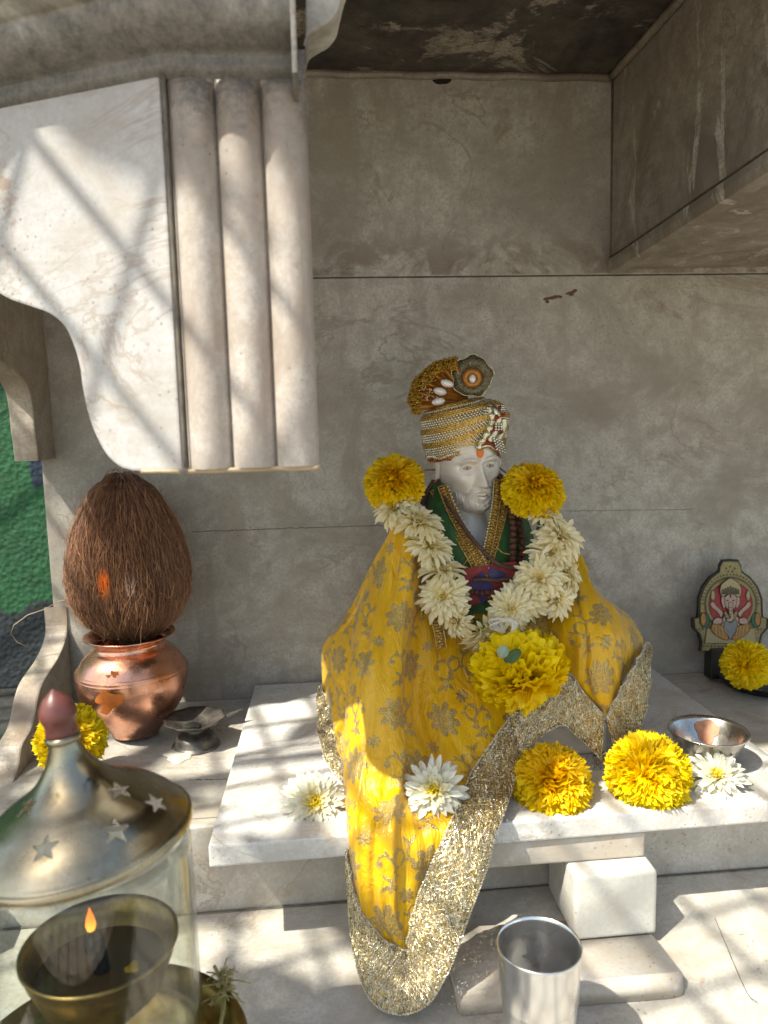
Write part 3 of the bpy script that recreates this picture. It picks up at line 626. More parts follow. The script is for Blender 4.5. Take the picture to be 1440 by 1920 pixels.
# ------------------------------------------------------------ steel bowl with orange powder
M_st = simple('worn_steel', (.60, .585, .56), .20, 1, .22, 40, 120, .12, .0006)
bc = Vector((PZ(1347, 1452, ZS).x, PZ(1347, 1452, ZS).y+.018, ZS)); bs = pxm(bc); br = 72*bs
bowl = thing('steel_bowl', 'small flared steel bowl holding a little orange powder', 'bowl', bc)
M_st2 = simple('bowl_steel', (.62, .585, .54), .27, 1, .4, 60, 150, .3, .0008)
bh = .030
bb = mk('bowl_wall', lathe([(0, .0004), (.55*br, .0006), (.60*br, .0015), (.66*br, .006), (.93*br, bh-.003), (.99*br, bh-.0007), (1.0*br, bh+.0006), (.985*br, bh+.001), (.92*br, bh-.002), (.64*br, .0065), (.56*br, .0025), (0, .002)], 72, *bc), M_st2, bowl)
mk('orange_powder', xf(lathe([(0, .0125), (.004, .0118), (.009, .0085), (.015, .0040), (.0185, .0020)], 40, fn=lambda a, r, z: 1+.22*math.sin(2*a+1)+.12*math.sin(7*a)), Matrix.Translation(bc+Vector((.005, .008, .0005)))), simple('vermilion_powder', (.80, .20, .05), .9, 0, .4, 400, 500, 1, .001), bowl)
V = []; n_ = 26; rr = 6
for i in range(rr):
    for j in range(n_):
        a = 2*PI*j/n_; rad = (i/(rr-1))*(1+.1*math.sin(3*a)+.08*math.sin(5*a+1)); th_ = R(64)-rad*math.cos(a)*.36; zz_ = .019+.0095*rad*math.sin(a)
        r1 = (.64+(zz_-.0065)/(bh-.0085)*.28)*br-.0007; V.append((bc.x+r1*math.cos(th_), bc.y+r1*math.sin(th_), bc.z+zz_))
mk('powder_smear', (V, [(i*n_+j, i*n_+(j+1) % n_, (i+1)*n_+(j+1) % n_, (i+1)*n_+j) for i in range(rr-1) for j in range(n_)]), simple('pale_vermilion', (.66, .34, .20), .8, 0, .3, 200, 300, .5), bowl)

# ------------------------------------------------------------ steel tumbler
tY = .412; tr = P(1011, 1770, tY); ts = pxm(tr); TR = 79*ts; tz0 = floorz(tY); th_ = tr.z-tz0
tum = thing('steel_tumbler', 'plain steel tumbler half full of water at the front of the floor', 'tumbler', (tr.x, tY, tz0))
def tumbler_steel():
    m = N('brushed_steel'); s = m.noise(1, 4, .6, scale=(4, 4, 1600)); r = m.ramp(m.noise(14, 4, .6), .3, .7, .22, .36)
    return m.done(m.mix(m.ramp(m.noise(30, 6, .7), .45, .75), (.78, .775, .76), (.66, .65, .63)), r, 1, m.bump(m.math('ADD', m.math('MULTIPLY', s, .25), m.noise(22, 3, .5)), .12, .0010))
M_tum = tumbler_steel()
b0 = .70*TR
mk('tumbler_wall', lathe([(0, .0005), (b0*.9, .0005), (b0, .002), (b0+.0004, .004), (TR*.90, th_*.62), (TR*.905, th_*.64), (TR*.93, th_*.655), (TR*.955, th_*.86), (TR*.965, th_-.006), (TR*.985, th_-.003), (TR*1.0, th_-.0006), (TR*.995, th_+.0006), (TR*.975, th_+.0004), (TR*.955, th_-.002), (TR*.94, th_*.86), (TR*.915, th_*.66), (TR*.89, th_*.63), (b0-.0010, .004), (b0-.002, .002), (0, .002)], 96, tr.x, tY, tz0), M_tum, tum)
def water():
    m = N('water'); return m.done((1, 1, 1), .02, 0, IOR=1.33, Transmission_Weight=1.0)
mk('water', lathe([(0, .0025), (b0-.003, .0025), (TR*.86, th_*.575), (TR*.862, th_*.58), (0, th_*.58)], 64, tr.x, tY, tz0), water(), tum)

# ------------------------------------------------------------ dark plate and deity plaque
M_dk = simple('dark_iron', (.045, .04, .033), .38, .6, .4, 40, 100, .3)
pcn = PZ(1437, 1284, ZA); pr = .0535
plate = thing('dark_plate', 'round dark metal plate with a low rim at the right edge', 'plate', (pcn.x, pcn.y, ZA))
pm_ = mk('plate_dish', lathe([(0, .0045), (.5*pr, .0045), (.84*pr, .005), (.93*pr, .009), (.99*pr, .0105), (1.0*pr, .0098), (.97*pr, .008), (.8*pr, 0), (0, 0)], 80, pcn.x, pcn.y, ZA), M_dk, plate)
M_swl = simple('painted_scroll', (.42, .40, .33), .5, .2)
sw = []
for (cx, cy, r0, a0, a1) in ((-.036, -.022, .0075, 0, 5.2), (-.026, -.034, .006, 1, 5.5), (-.043, -.008, .0055, 2, 7)):
    sw.append(tube([(pcn.x+cx+r0*(1-.6*u)*math.cos(a0+(a1-a0)*u), pcn.y+cy+r0*(1-.6*u)*math.sin(a0+(a1-a0)*u), ZA+.0055) for u in np.linspace(0, 1, 24)], .0005, 5))
mk('painted_scrolls', join(*sw), M_swl, pm_)
py_ = .815; pb = P(1370, 1262, py_)
plq = thing('deity_plaque', 'flat printed plaque of a seated elephant-headed deity under a pointed arch', 'plaque', (pb.x, py_, ZA+.005))
def pp(l, Y=py_): return [Vector(q) for q in [P(1370+x, y, Y) for x, y in l]]
def sym(h): return h+[(-x, y) for x, y in reversed(h) if abs(x) > .01]
def sm(pts, n=80, close=True):
    if close: pts = pts+[pts[0]]
    L = smooth_line([(a, b, 0) for a, b in pts], n)[:, :2]; return [tuple(q) for q in (L[:-1] if close else L)]
OUTL = []
def plate_poly(name, pts, mat, depth, th=.0006, par=plq, bev=0):
    if depth > .0015: OUTL.append(tube([tuple(v) for v in pp(list(pts)+[pts[0]], py_-depth)], .00030, 4))
    f = py_-depth; return mk(name, prism(pp(pts, f), (0, th, 0), bev), mat, par, False)
def ell(cx, cy, rx, ry, n=28, a0=0, a1=2*PI): return [(cx+rx*math.cos(a0+(a1-a0)*i/n), cy+ry*math.sin(a0+(a1-a0)*i/n)) for i in range(n+(0 if a1-a0 > 6 else 1))]
gold = simple('printed_gold', (.30, .26, .12), .42, .25, .35, 400); goldd = simple('printed_dark_gold', (.12, .10, .05), .5, .1, .4, 300); red = simple('printed_red', (.33, .03, .035), .45, 0, .3, 300)
skin = simple('printed_skin', (.46, .33, .26), .5, 0, .2, 300); org = simple('printed_orange', (.46, .22, .05), .5, 0, .35, 300); grn = simple('printed_green', (.03, .13, .08), .5); blu = simple('printed_blue', (.24, .26, .27), .5); crm = simple('printed_cream', (.42, .35, .19), .5, 0, .3, 500); lin = simple('printed_line', (.06, .035, .025), .5)
half = [(0, 1049), (15, 1050), (20, 1060), (21, 1070), (38, 1082), (52, 1100), (60, 1122), (61, 1150), (62, 1158), (72, 1160), (71, 1178), (60, 1190), (56, 1205), (58, 1222), (0, 1222)]
plate_poly('backing', sym(half), M_dk, 0, .005, plq, .0008)
h2 = [(x*.93, 1053+(y-1049)*.965) for x, y in half]
face_ = plate_poly('gold_print', sym(h2), gold, .0007, .0007)
plate_poly('arch_ring', ell(0, 1133, 50, 52), goldd, .0010, .0004, face_); plate_poly('arch_band', ell(0, 1133, 46, 48), gold, .0014, .0004, face_)
plate_poly('red_ground', ell(0, 1133, 41, 42), red, .0018, .0004, face_)
dots = [prism(pp(ell(53.5*math.cos(a)*.98, 1132+56*math.sin(a)*.98, 1.6, 1.8, 8), py_-.0013), (0, .0006, 0), 0) for a in np.linspace(-PI, 0, 27)]
mk('bead_border', join(*dots), goldd, face_, False); dots = [prism(pp(ell(x, 1212, 1.7, 2, 8), py_-.0013), (0, .0006, 0), 0) for x in range(-50, 51, 7)]
mk('bead_border', join(*dots), goldd, face_, False)
for s_ in (1, -1): mk('bead_border', join(*[prism(pp(ell(x*s_, 1180, 1.6, 2, 8), py_-.0013), (0, .0006, 0), 0) for x in (52, 58, 64)]), goldd, face_, False)
dots = []
dots += [prism(pp(ell(x, y, 1.6, 2, 8), py_-.0013), (0, .0006, 0), 0) for x, y in ((-8, 1066), (0, 1062), (8, 1066), (-4, 1072), (4, 1072))]
mk('bead_border', join(*dots), goldd, face_, False)
plate_poly('base_seat', [(-48, 1206), (-44, 1178), (44, 1178), (48, 1206)], crm, .0020, .0005, face_)
for s in (1, -1):
    plate_poly('bolster', ell(48*s, 1163, 9, 14), grn, .0022, .0005, face_); plate_poly('bolster_end', ell(51*s, 1161, 5, 12), org, .0026, .0005, face_)
    plate_poly('upper_arm', sm([(18*s, 1158), (24*s, 1148), (34*s, 1140), (38*s, 1132), (33*s, 1128), (27*s, 1136), (20*s, 1142), (14*s, 1150)]), skin, .0024, .0005, face_)
    plate_poly('forearm', sm([(16*s, 1160), (26*s, 1158), (33*s, 1165), (30*s, 1174), (22*s, 1170), (14*s, 1168)]), skin, .0030, .0005, face_)
    plate_poly('held_emblem', sm([(33*s, 1128), (29*s, 1118), (33*s, 1106), (37*s, 1118)]), crm, .0026, .0005, face_)
    plate_poly('thigh', sm([(2*s, 1186), (14*s, 1174), (32*s, 1170), (36*s, 1180), (26*s, 1192), (6*s, 1200)]), org, .0034, .0005, face_)
    mk('thigh_stripes', join(*[prism(pp([(x*s, 1173+a), (x*s+1.6, 1173+a), (x*s-3*s+1.6, 1192), (x*s-3*s, 1192)], py_-.0042), (0, .0004, 0), 0) for x, a in ((12, 4), (18, 1), (24, 0), (30, 1))]), crm, face_, False)
    plate_poly('ear', sm([(8*s, 1122), (13*s, 1118), (17*s, 1121), (17*s, 1130), (13*s, 1140), (9*s, 1136)]), skin, .0034, .0005, face_)
plate_poly('belly', ell(0, 1168, 17, 17), skin, .0030, .0005, face_); plate_poly('sash', sm([(-8, 1160), (8, 1160), (12, 1176), (2, 1196), (-3, 1196), (-12, 1176)]), blu, .0036, .0005, face_)
plate_poly('necklace', sm([(-13, 1150), (0, 1168), (13, 1150), (9, 1146), (0, 1158), (-9, 1146)]), gold, .0042, .0005, face_)
plate_poly('head', sm([(-11, 1120), (0, 1113), (11, 1120), (10, 1134), (5, 1142), (-5, 1142), (-10, 1134)]), skin, .0040, .0005, face_)
tk = sm([(-4, 1130), (4, 1130), (4, 1146), (6, 1156), (3, 1164), (-5, 1165), (-8, 1160), (-4, 1160), (0, 1157), (-3, 1148)]); plate_poly('trunk', tk, skin, .0048, .0006, face_)
mk('face_lines', join(*[prism(pp(ell(5.5*s, 1126, 2.1, 1.2, 10), py_-.0046), (0, .0005, 0), 0) for s in (1, -1)], *[prism(pp([(-3.6, y), (3.6, y), (3.6, y+.8), (-3.6, y+.8)], py_-.0053), (0, .0004, 0), 0) for y in (1139, 1145, 1151)], prism(pp([(-1, 1114), (1, 1114), (1, 1121), (-1, 1121)], py_-.0046), (0, .0005, 0), 0)), lin, face_, False)
plate_poly('crown', sm([(-16, 1119), (-20, 1108), (-17, 1096), (-10, 1090), (0, 1084), (10, 1090), (17, 1096), (20, 1108), (16, 1119), (0, 1113)]), crm, .0044, .0005, face_)
mk('crown_pattern', join(*[prism(pp(sm([(x-3, 1114), (x-1.5, 1100+abs(x)*.4), (x+1.5, 1100+abs(x)*.4), (x+3, 1114)], 20), py_-.0050), (0, .0005, 0), 0) for x in (-14, -9.5, -5, 0, 5, 9.5, 14)]), goldd, face_, False)
mk('print_outline', join(*OUTL), lin, face_, False)
sb = P(1346, 1225, py_)
mk('stand', box(sb.x-.010, sb.x+.020, py_-.004, py_+.012, ZA+.0046, P(1340, 1215, py_).z, .001), M_dk, plq, False)

# ------------------------------------------------------------ seated statue
SY = .70
sb_ = PZ(905, 1400, ZS); SC = Vector((P(885, 1000, SY).x, SY, ZS)); su = pxm(P(880, 950, SY))
st = thing('statue', 'seated white marble statue of a bearded saint in jewelled turban and yellow shawl', 'statue', SC)
def marb_fig():
    m = N('polished_figure_marble'); c = m.mix(m.ramp(m.noise(60, 5, .6), .35, .7), (.86, .80, .71), (.74, .67, .57))
    return m.done(c, .34, 0, m.bump(m.noise(260, 3, .6), .12, .0004), Subsurface_Weight=.08, Subsurface_Radius=(.006, .004, .003), Subsurface_Scale=1.0)
M_fig = marb_fig()
HH = .0845; eye = P(884, 872, SY-.028); hc = Vector((P(876, 872, SY).x, SY, eye.z))
def ip(z, k): return np.interp(z, [a for a, b in k], [b for a, b in k])
Krx = [(-.53, .0), (-.515, .10), (-.48, .165), (-.42, .200), (-.33, .244), (-.22, .288), (-.08, .330), (.05, .342), (.2, .35), (.35, .30), (.45, .2), (.5, 0)]
Kyf = [(-.53, .20), (-.515, .30), (-.48, .36), (-.42, .395), (-.33, .40), (-.22, .395), (-.05, .385), (.08, .405), (.2, .41), (.35, .34), (.45, .2), (.5, 0)]
Kyb = [(-.53, -.1), (-.50, .0), (-.42, .12), (-.3, .22), (-.15, .34), (.05, .42), (.2, .42), (.35, .34), (.45, .2), (.5, 0)]
def G(x, c, w): return math.exp(-((x-c)/w)**2)
def face_d(x, z):
    ax = abs(x); d = 0
    rz = min(1, max(0, (.05-z)/.22)); nose = (z < .08)*(z > -.235)
    hgt = (.030+.125*rz**1.2)*(1 if z > -.178 else max(0, 1-((z+.178)/-.042)**2) if z > -.22 else 0)*(1 if z < .05 else max(0, (.09-z)/.04))
    d += hgt*G(x, 0, .030+.016*rz)
    d += .040*G(ax, .048, .022)*G(z, -.172, .026)
    d -= .088*G(ax, .120, .075)*G(z, .000, .050)
    d += .052*G(ax, .128, .048)*G(z, -.006, .028)
    d -= .026*G(z, .024, .008)*G(ax, .13, .06); d -= .022*G(z, -.034, .008)*G(ax, .13, .055); d -= .014*G(z, -.006, .006)*G(ax, .13, .042); d += .010*G(z, .010, .008)*G(ax, .13, .055)
    d += .050*G(ax, .13, .10)*G(z, .070-.12*max(0, ax-.13), .026); d -= .018*G(x, 0, .03)*G(z, .075, .03)
    d += .030*G(ax, .215, .065)*G(z, -.115, .055); d -= .055*G(ax, .205, .06)*G(z, -.25, .08)
    nl = .075+.55*max(0, -.16-z); d -= .022*G(ax, nl, .018)*(z < -.15)*(z > -.33)*min(1, (-.15-z)/.05)
    d += .034*G(ax, .055, .075)*G(z, -.238-.30*max(0, ax-.04), .024)
    d += .018*G(ax, 0, .070)*G(z, -.281, .014); d -= .026*G(ax, 0, .085)*G(z, -.300, .007); d += .030*G(ax, 0, .062)*G(z, -.322, .017); d -= .018*G(ax, 0, .06)*G(z, -.355, .014)
    d += .030*G(ax, 0, .10)*G(z, -.43, .055)
    b = min(1, max(0, (-.20-z)/.1))*min(1, max(0, (ax-.07)/.06)) + min(1, max(0, (-.36-z)/.05))
    d += min(1, b)*(.010*math.sin(ax*105+z*26)+.006*math.sin(ax*61-z*90))
    for zz_, w in ((.125, .006), (.155, .006), (.185, .006)): d -= .006*G(z+.15*ax*ax, zz_, w)*(ax < .25)
    d += .010*G(ax, .205, .012)*G(z, .02, .05)*-1
    return d
V = []; na, nz = 170, 150
for i in range(na):
    a = -PI+2*PI*i/na
    a = a*abs(a/PI)**.25          # more columns on the face
    for j in range(nz):
        z = -.53+1.03*(j/(nz-1)); rx = ip(z, Krx); c_, s_ = math.cos(a), math.sin(a)
        x = rx*(abs(s_)**.92)*math.copysign(1, s_); y = (ip(z, Kyf) if c_ > 0 else ip(z, Kyb))*(abs(c_)**.9)*math.copysign(1, c_)
        if c_ > 0: y += face_d(x, z)*min(1, c_*2.2)
        V.append((x*HH, -y*HH, z*HH))
head = (np.array(V), grid_faces(na, nz, True))
def ear(s):
    L = [(.0, .012), (.005, .0155), (.010, .014), (.0125, .007), (.012, -.002), (.009, -.010), (.0055, -.0165), (.002, -.015), (.001, -.008)]
    pts = smooth_line([(s*(.0285+.10*x), .004-x*-.25-.004, z) for x, z in L]+[(s*.0285, .0, .012)], 40)
    rimt = tube([(s*.0295, .009-x*1.0, z) for x, z in L], [.0026, .0029, .0029, .0026, .0025, .0025, .0034, .0030, .002], 8)
    return join(rimt, sphere((s*.0280, .004, .001), .010, 12, 9, (.25, .7, 1.2)), sphere((s*.0297, .0015, -.015), .0042, 10, 8, (.5, .9, 1.1)))
MH = Matrix.Translation(hc) @ Matrix.Rotation(R(9), 4, 'Z') @ Matrix.Rotation(R(-3.5), 4, 'Y') @ Matrix.Rotation(R(3), 4, 'X')
def fpt(x, z, off=0):
    rx = ip(z, Krx); s_ = min(1, (abs(x)/rx)**(1/.92)); c_ = math.sqrt(max(0, 1-s_*s_)); y = ip(z, Kyf)*c_**.9+face_d(x, z)*min(1, c_*2.2)+off; return (x*HH, -y*HH, z*HH)
ridges = []
for sg in (-1, 1):
    f = lambda a, b, o=0: fpt(sg*a, b, o)
    ridges.append(tube(smooth_line([f(.060, -.006), f(.085, .018, .006), (f(.125, .026, .010)), f(.165, .016, .006), f(.195, -.010)], 24), list(.0007+.0009*np.sin(np.linspace(0, PI, 24))), 8))
    ridges.append(tube(smooth_line([f(.060, -.008), f(.090, -.030, .004), f(.128, -.036, .006), f(.165, -.028, .004), f(.195, -.010)], 24), list(.0005+.0006*np.sin(np.linspace(0, PI, 24))), 8))
    ridges.append(tube(smooth_line([f(.085, -.062), f(.12, -.075, .003), f(.17, -.062, .002)], 16), list(.0003+.0006*np.sin(np.linspace(0, PI, 16))), 6))
    ridges.append(tube(smooth_line([f(.035, .060), f(.08, .082, .004), f(.14, .088, .004), f(.205, .062, 0)], 24), list(.0007+.0010*np.sin(np.linspace(0, PI, 24))), 8))
    for k in range(9): 
        a0 = .012+.010*k; ridges.append(tube(smooth_line([f(a0, -.226-.002*k, .008), f(a0+.030, -.250-.004*k, .010), f(a0+.055, -.285-.008*k, .004), f(a0+.065, -.325-.010*k, -.002)], 10), [.0006, .0010, .0011, .0011, .0011, .0010, .0009, .0008, .0006, .0003], 6))
    for k in range(12): a0 = .01+.018*k; ridges.append(tube(smooth_line([f(a0*1.05, -.375+.010*k, .002), f(a0*.98, -.42+.006*k, .007), f(a0*.85, -.475+.002*k, .004)], 9), [.0006, .0010, .0013, .0014, .0014, .0013, .0012, .0010, .0005], 6))
ridges.append(tube(smooth_line([fpt(-.075, -.298, .008), fpt(-.035, -.283, .016), fpt(0, -.287, .018), fpt(.035, -.283, .016), fpt(.075, -.298, .008)], 20), list(.0004+.0008*np.sin(np.linspace(0, PI, 20))), 7))
ridges.append(tube(smooth_line([fpt(-.066, -.308, .008), fpt(0, -.325, .014), fpt(.066, -.308, .008)], 20), list(.0005+.0012*np.sin(np.linspace(0, PI, 20))), 7))
headw = xf(join(head, ear(1), ear(-1), *ridges), MH)
# neck and torso as one loft of superelliptic rings: photo height, centre x, half width, centre depth, half depth
rings = [(925, 880, 26, .704, .016), (950, 882, 27, .702, .017), (975, 884, 29, .700, .018), (992, 885, 40, .702, .022), (1005, 886, 66, .704, .027), (1020, 888, 104, .706, .031), (1045, 890, 128, .708, .037), (1090, 892, 140, .708, .041), (1150, 893, 142, .706, .040),
         (1210, 895, 152, .702, .048), (1255, 900, 190, .695, .060), (1290, 903, 222, .690, .066), (1330, 905, 232, .686, .068), (1352, 905, 226, .686, .066), (1356, 905, 214, .690, .066), (1395, 905, 214, .690, .068)]
V = []; nA = 72
zb_ = [P(885, r[0], SY).z for r in rings]; zb_[-1] = ZS
zb_ = [max(z, ZS) for z in zb_]
zb_[-2] = ZS+.022 if zb_[-2] < ZS+.022 else zb_[-2]; zb_[-3] = max(zb_[-3], ZS+.0245)
for a in range(nA):
    t = 2*PI*a/nA
    for r, z in zip(rings, zb_):
        cx = P(r[1], 1000, SY).x+(0 if r[0] > 990 else 0); e = .8
        V.append((cx+r[2]*su*math.copysign(abs(math.cos(t))**e, math.cos(t)), r[3]+r[4]*math.copysign(abs(math.sin(t))**e, math.sin(t)), z))
torso = (V, grid_faces(nA, len(rings), True))
sbody = mk('body', join(headw, torso), M_fig, st)
# base block of the throne seen under the right edge of the shawl
bx0, bx1 = P(1000, 1400, .625).x, P(1125, 1400, .625).x
mk('pedestal', box(P(640, 1350, .66).x+.02, bx1+.004, .618, .765, ZS+.0003, ZS+.028, .004, 3), M_fig, st)
M_eye = simple('eye_tint', (.55, .43, .37), .3, 0, .2, 300)
for sg in (-1, 1):
    e_ = MH@Vector(fpt(sg*.127, -.006, .004)); o = mk('eye', sphere(tuple(e_), .0036, 16, 10, (1.15, .40, .50)), M_eye, sbody)
    mk('pupil', sphere(tuple(e_+Vector((.0002, -.0010, .0001))), .0013, 10, 7, (1, .5, 1)), simple('pupil_tint', (.26, .19, .15), .3), o)
mk('lip_tint', tube([tuple(MH@Vector(fpt(x, -.2985, .010))) for x in np.linspace(-.06, .06, 12)], .0007, 6), simple('lip_pink', (.50, .34, .28), .4), sbody)
mk('forehead_mark', xf(sphere((0, 0, 0), 1, 12, 9, (.0034, .0022, .0052)), Matrix.Translation(Vector(MH@Vector((-.0005, -.0352, .0135))))), simple('forehead_vermilion', (.92, .26, .05), .7, 0, .2, 300), sbody)
mk('ear_mark', sphere(tuple(MH@Vector((-.0318, -.0005, -.0135))), .0016, 8, 6), simple('ear_vermilion', (.75, .12, .04), .7), sbody)

# ---- turban
M_gold = simple('gold_thread', (.82, .52, .14), .26, .9, .5, 500, 900, .9, .0008)
M_goldp = simple('pale_gold_foil', (.80, .72, .48), .25, .9, .35, 300, 500, .5)
M_silv = simple('silver_bead', (.82, .78, .66), .20, .95, .2, 400, 300, .2)
M_redt = simple('red_piping', (.45, .03, .015), .6, 0, .4, 400, 600, .6)
M_amb = simple('amber_satin', (.55, .22, .03), .38, .3, .35, 200, 300, .3)
tc0 = hc+Vector((.0, .004, .0)); s = su
tb0 = bpy.data.objects.new('tmp', None); bpy.data.objects.remove(tb0)
TRX, TRY = .0385, .0375
def tprof(u):  # u 0..1 bottom to top: radius factor
    return np.interp(u, [0, .06, .25, .5, .7, .85, .95, 1], [.83, .90, .97, 1.02, 1.03, .93, .70, .42])
zT0 = P(872, 858, SY-.02).z; zT1 = P(872, 752, SY).z; TH = zT1-zT0; tcx = P(872, 800, SY).x; tcy = SY+.002
def tpt(a, u, off=0):
    """a: angle 0 = towards viewer, + to the viewer's right; brim lifts over the face and rows rise to the right"""
    r = tprof(u); z = zT0+TH*u + .0105*(1-u)*math.exp(-((a-.45)/.62)**2) + .0030*math.sin(a)*(1-u*.3)
    return Vector((tcx+(TRX*r+off)*math.sin(a), tcy-(TRY*r+off)*math.cos(a), z+(off*.4)))
V = [tuple(tpt(2*PI*i/96, u)) for i in range(96) for u in np.linspace(0, 1, 30)]; V += [(tcx, tcy, zT1+.001)]; ff = grid_faces(96, 30, True); ff += [(i*30+29, ((i+1) % 96)*30+29, 96*30) for i in range(96)]
tur = mk('turban', (V, ff), M_gold, st)
def slope_row(a, u0): return u0+.085*math.sin(a+.2)
bands = []; beads = []
for k, u0 in enumerate((.09, .335, .58, .825, .97)):
    for du in (-.04, 0, .04): bands.append(tube([tpt(a, min(1, slope_row(a, u0)+du*.8), .0008) for a in np.linspace(-PI, PI, 90)], .0013, 6, False))
mk('gold_braid', join(*bands), M_gold, tur)
for k in range(4):
    um = (.2125, .4575, .7025, .90)[k]
    for r in ((-1.5, -.5, .5, 1.5) if k < 3 else (-.5, .5)):
        nB = 88
        for i in range(nB):
            a = -PI+2*PI*(i+.5*(int(r*2+9)//2 % 2))/nB
            if abs(a) < 2.1: beads.append(sphere(tuple(tpt(a, min(.99, slope_row(a, um)+r*.041), .0005)), .00112, 6, 5))
mk('silver_beads', join(*beads), M_silv, tur)
mk('foil_brim', join(*[tube([tpt(a, .055+.02*math.sin(a*9), .0014), tpt(a+.03, .055+.02*math.sin(a*9+.5), .0018)], .0021, 5) for a in np.linspace(-1.5, 1.6, 60)]), M_goldp, tur)
rp = [tpt(a, .0+.012*math.sin(a*14), .0012+.0006*(i % 2)) for i, a in enumerate(np.linspace(-PI, PI, 160))]
def tp(x, y, off=.0): # photo point -> on the turban's front
    d = ray(x, y); t = .55
    while t < .8:
        p = d*t; u = min(1, max(0, (p.z-zT0)/TH)); r = tprof(u)
        if ((p.x-tcx)/(TRX*r+off))**2+((p.y-tcy)/(TRY*r+off))**2 <= 1: return p
        t += .0003
    return d*((tcy-.01)/d.y)
cross = [(896, 842), (905, 826), (915, 810), (921, 795), (922, 780), (915, 765), (905, 752)]
c2 = [tp(x, y, .003) for x, y in cross]
red2 = [[(898, 838), (912, 830), (925, 838), (935, 852)], [(903, 836), (914, 818), (922, 800), (927, 788), (934, 775), (938, 762)], [(915, 812), (928, 806), (942, 810)], [(925, 789), (936, 782), (946, 777)]]
mk('red_piping', join(tube(rp, .0012, 6, False), *[tube([tp(x, y, .0045) for x, y in smooth_line([(a, b, 0) for a, b in l], 30)[:, :2]], [.0010+.0004*(i % 2) for i in range(30)], 6) for l in red2]), M_redt, tur)
mk('crossing_fold', join(tube(smooth_line(c2, 50), [.0030+.0005*math.sin(i) for i in range(50)], 10), tube(smooth_line([tp(x+11, y+2, .002) for x, y in cross[1:]], 40), .0036, 8), tube(smooth_line([tp(x+22, y+6, .001) for x, y in cross[1:5]], 40), .0038, 8), tube(smooth_line([tp(x, y, .003) for x, y in ((903, 838), (915, 836), (928, 846), (936, 856))], 30), .0024, 8)), M_goldp, tur)
bd2 = [sphere(tuple(tp(x, y, .0068)), .0013, 6, 5) for x, y in [(926+i*5+j*1.5, 822+j*5+i*2) for i in range(4) for j in range(5)]+[(930+i*5, 795+j*5) for i in range(3) for j in range(3)]+[(910+i*4, 770-i*5+j*5) for i in range(3) for j in range(2)]]
mk('knot_beads', join(*bd2), M_silv, tur)
# fan: pleats, fringe, pearls and round eye
fb = P(874, 752, SY-.004); fan = []
def fdir(x, y, dY=0): return P(x, y, SY-.004+dY)
tips = [(778, 772), (776, 745), (782, 722), (797, 704), (815, 690), (835, 681), (856, 675)]
V = []; Fc = []
npl = 61
for i in range(npl):
    t = i/(npl-1)*(len(tips)-1); q_ = cr(np.array(tips, float), np.array([t]))[0]; w = (-1)**(i//1)*.0017 if True else 0
    pl_ = math.sin(i/(npl-1)*PI*11)*.0055
    for j in range(10):
        u = j/9; x = 880+(q_[0]-880)*u; y = 754+(q_[1]-754)*u; V.append(tuple(P(x, y, SY-.004-pl_*u-.006*u)))
fan_ = mk('fan', (V, grid_faces(npl, 10)), M_amb, tur)
fr = []
for i in range(520):
    t = rng.random()*(len(tips)-1); q_ = cr(np.array(tips, float), np.array([t]))[0]; u = .88+.17*rng.random(); x = 880+(q_[0]-880)*u+rng.gauss(0, 2); y = 754+(q_[1]-754)*u+rng.gauss(0, 2)
    c = P(x, y, SY-.012+rng.gauss(0, .003)); r = .0011+.0008*rng.random(); fr.append(tube([c+Vector((r*1.4*math.cos(b), .001*math.sin(b*2), r*1.4*math.sin(b))) for b in np.linspace(rng.random()*3, 4.5+rng.random()*2, 7)], .00055, 4))
mk('fringe', join(*fr), simple('orange_gold_fringe', (.66, .38, .05), .32, .75, .5, 700), fan_)
mk('spangle', join(*[sphere(tuple(P(rng.gauss(800, 9), rng.gauss(735, 14), SY-.017)), .0007, 6, 4) for i in range(40)]), M_goldp, fan_)
def pearl(x, y, ang, Y): 
    c = P(x, y, Y); return xf(sphere((0, 0, 0), 1, 16, 12, (.0062, .0034, .0034)), Matrix.Translation(c)@Matrix.Rotation(-ang, 4, 'Y'))
M_prl = simple('pearl', (.84, .78, .72), .15, .15, .1, 100, 100, .05)
for (x, y, a) in ((838, 719, R(-20)), (825, 734, R(-15)), (822, 753, R(8))): mk('pearl', pearl(x, y, a, SY-.017), M_prl, fan_)
dc = P(885, 705, SY-.012)
disc = mk('eye_disc', lathe([(0, .001), (.009, .0012), (.018, .0004), (.0185, 0), (.018, -.0008), (0, -.0006)], 60, fn=lambda a, r, z: 1+.05*math.sin(5*a+1)+.03*math.sin(9*a)), simple('dark_gold_mesh', (.16, .125, .06), .38, .75, .6, 900, 1100, 1, .001), tur, True, True)
disc.rotation_euler = (R(86), 0, R(-8)); disc.location = dc-wloc(tur)
fila = []
for i in range(90):
    a = 2*PI*i/90; fila.append(tube([(.0085*math.cos(a), .0085*math.sin(a), .0019), (.013*math.cos(a+.12), .013*math.sin(a+.12), .0019), (.0182*math.cos(a), .0182*math.sin(a), .0010)], .00018, 3))
fila.append(tube([(.0184*(1+.05*math.sin(5*a+1)+.03*math.sin(9*a))*math.cos(a), .0184*(1+.05*math.sin(5*a+1)+.03*math.sin(9*a))*math.sin(a), .0003) for a in np.linspace(0, 2*PI, 70)], .0005, 5))
mk('gold_wire', join(*fila), M_goldp, disc, True, True)
mk('amber_centre', lathe([(0, .0012), (.0030, .0014), (.0042, .0030), (.0062, .0034), (.0084, .0022), (.0088, .0010)], 40, cy=-.002), M_amb, disc, True, True)
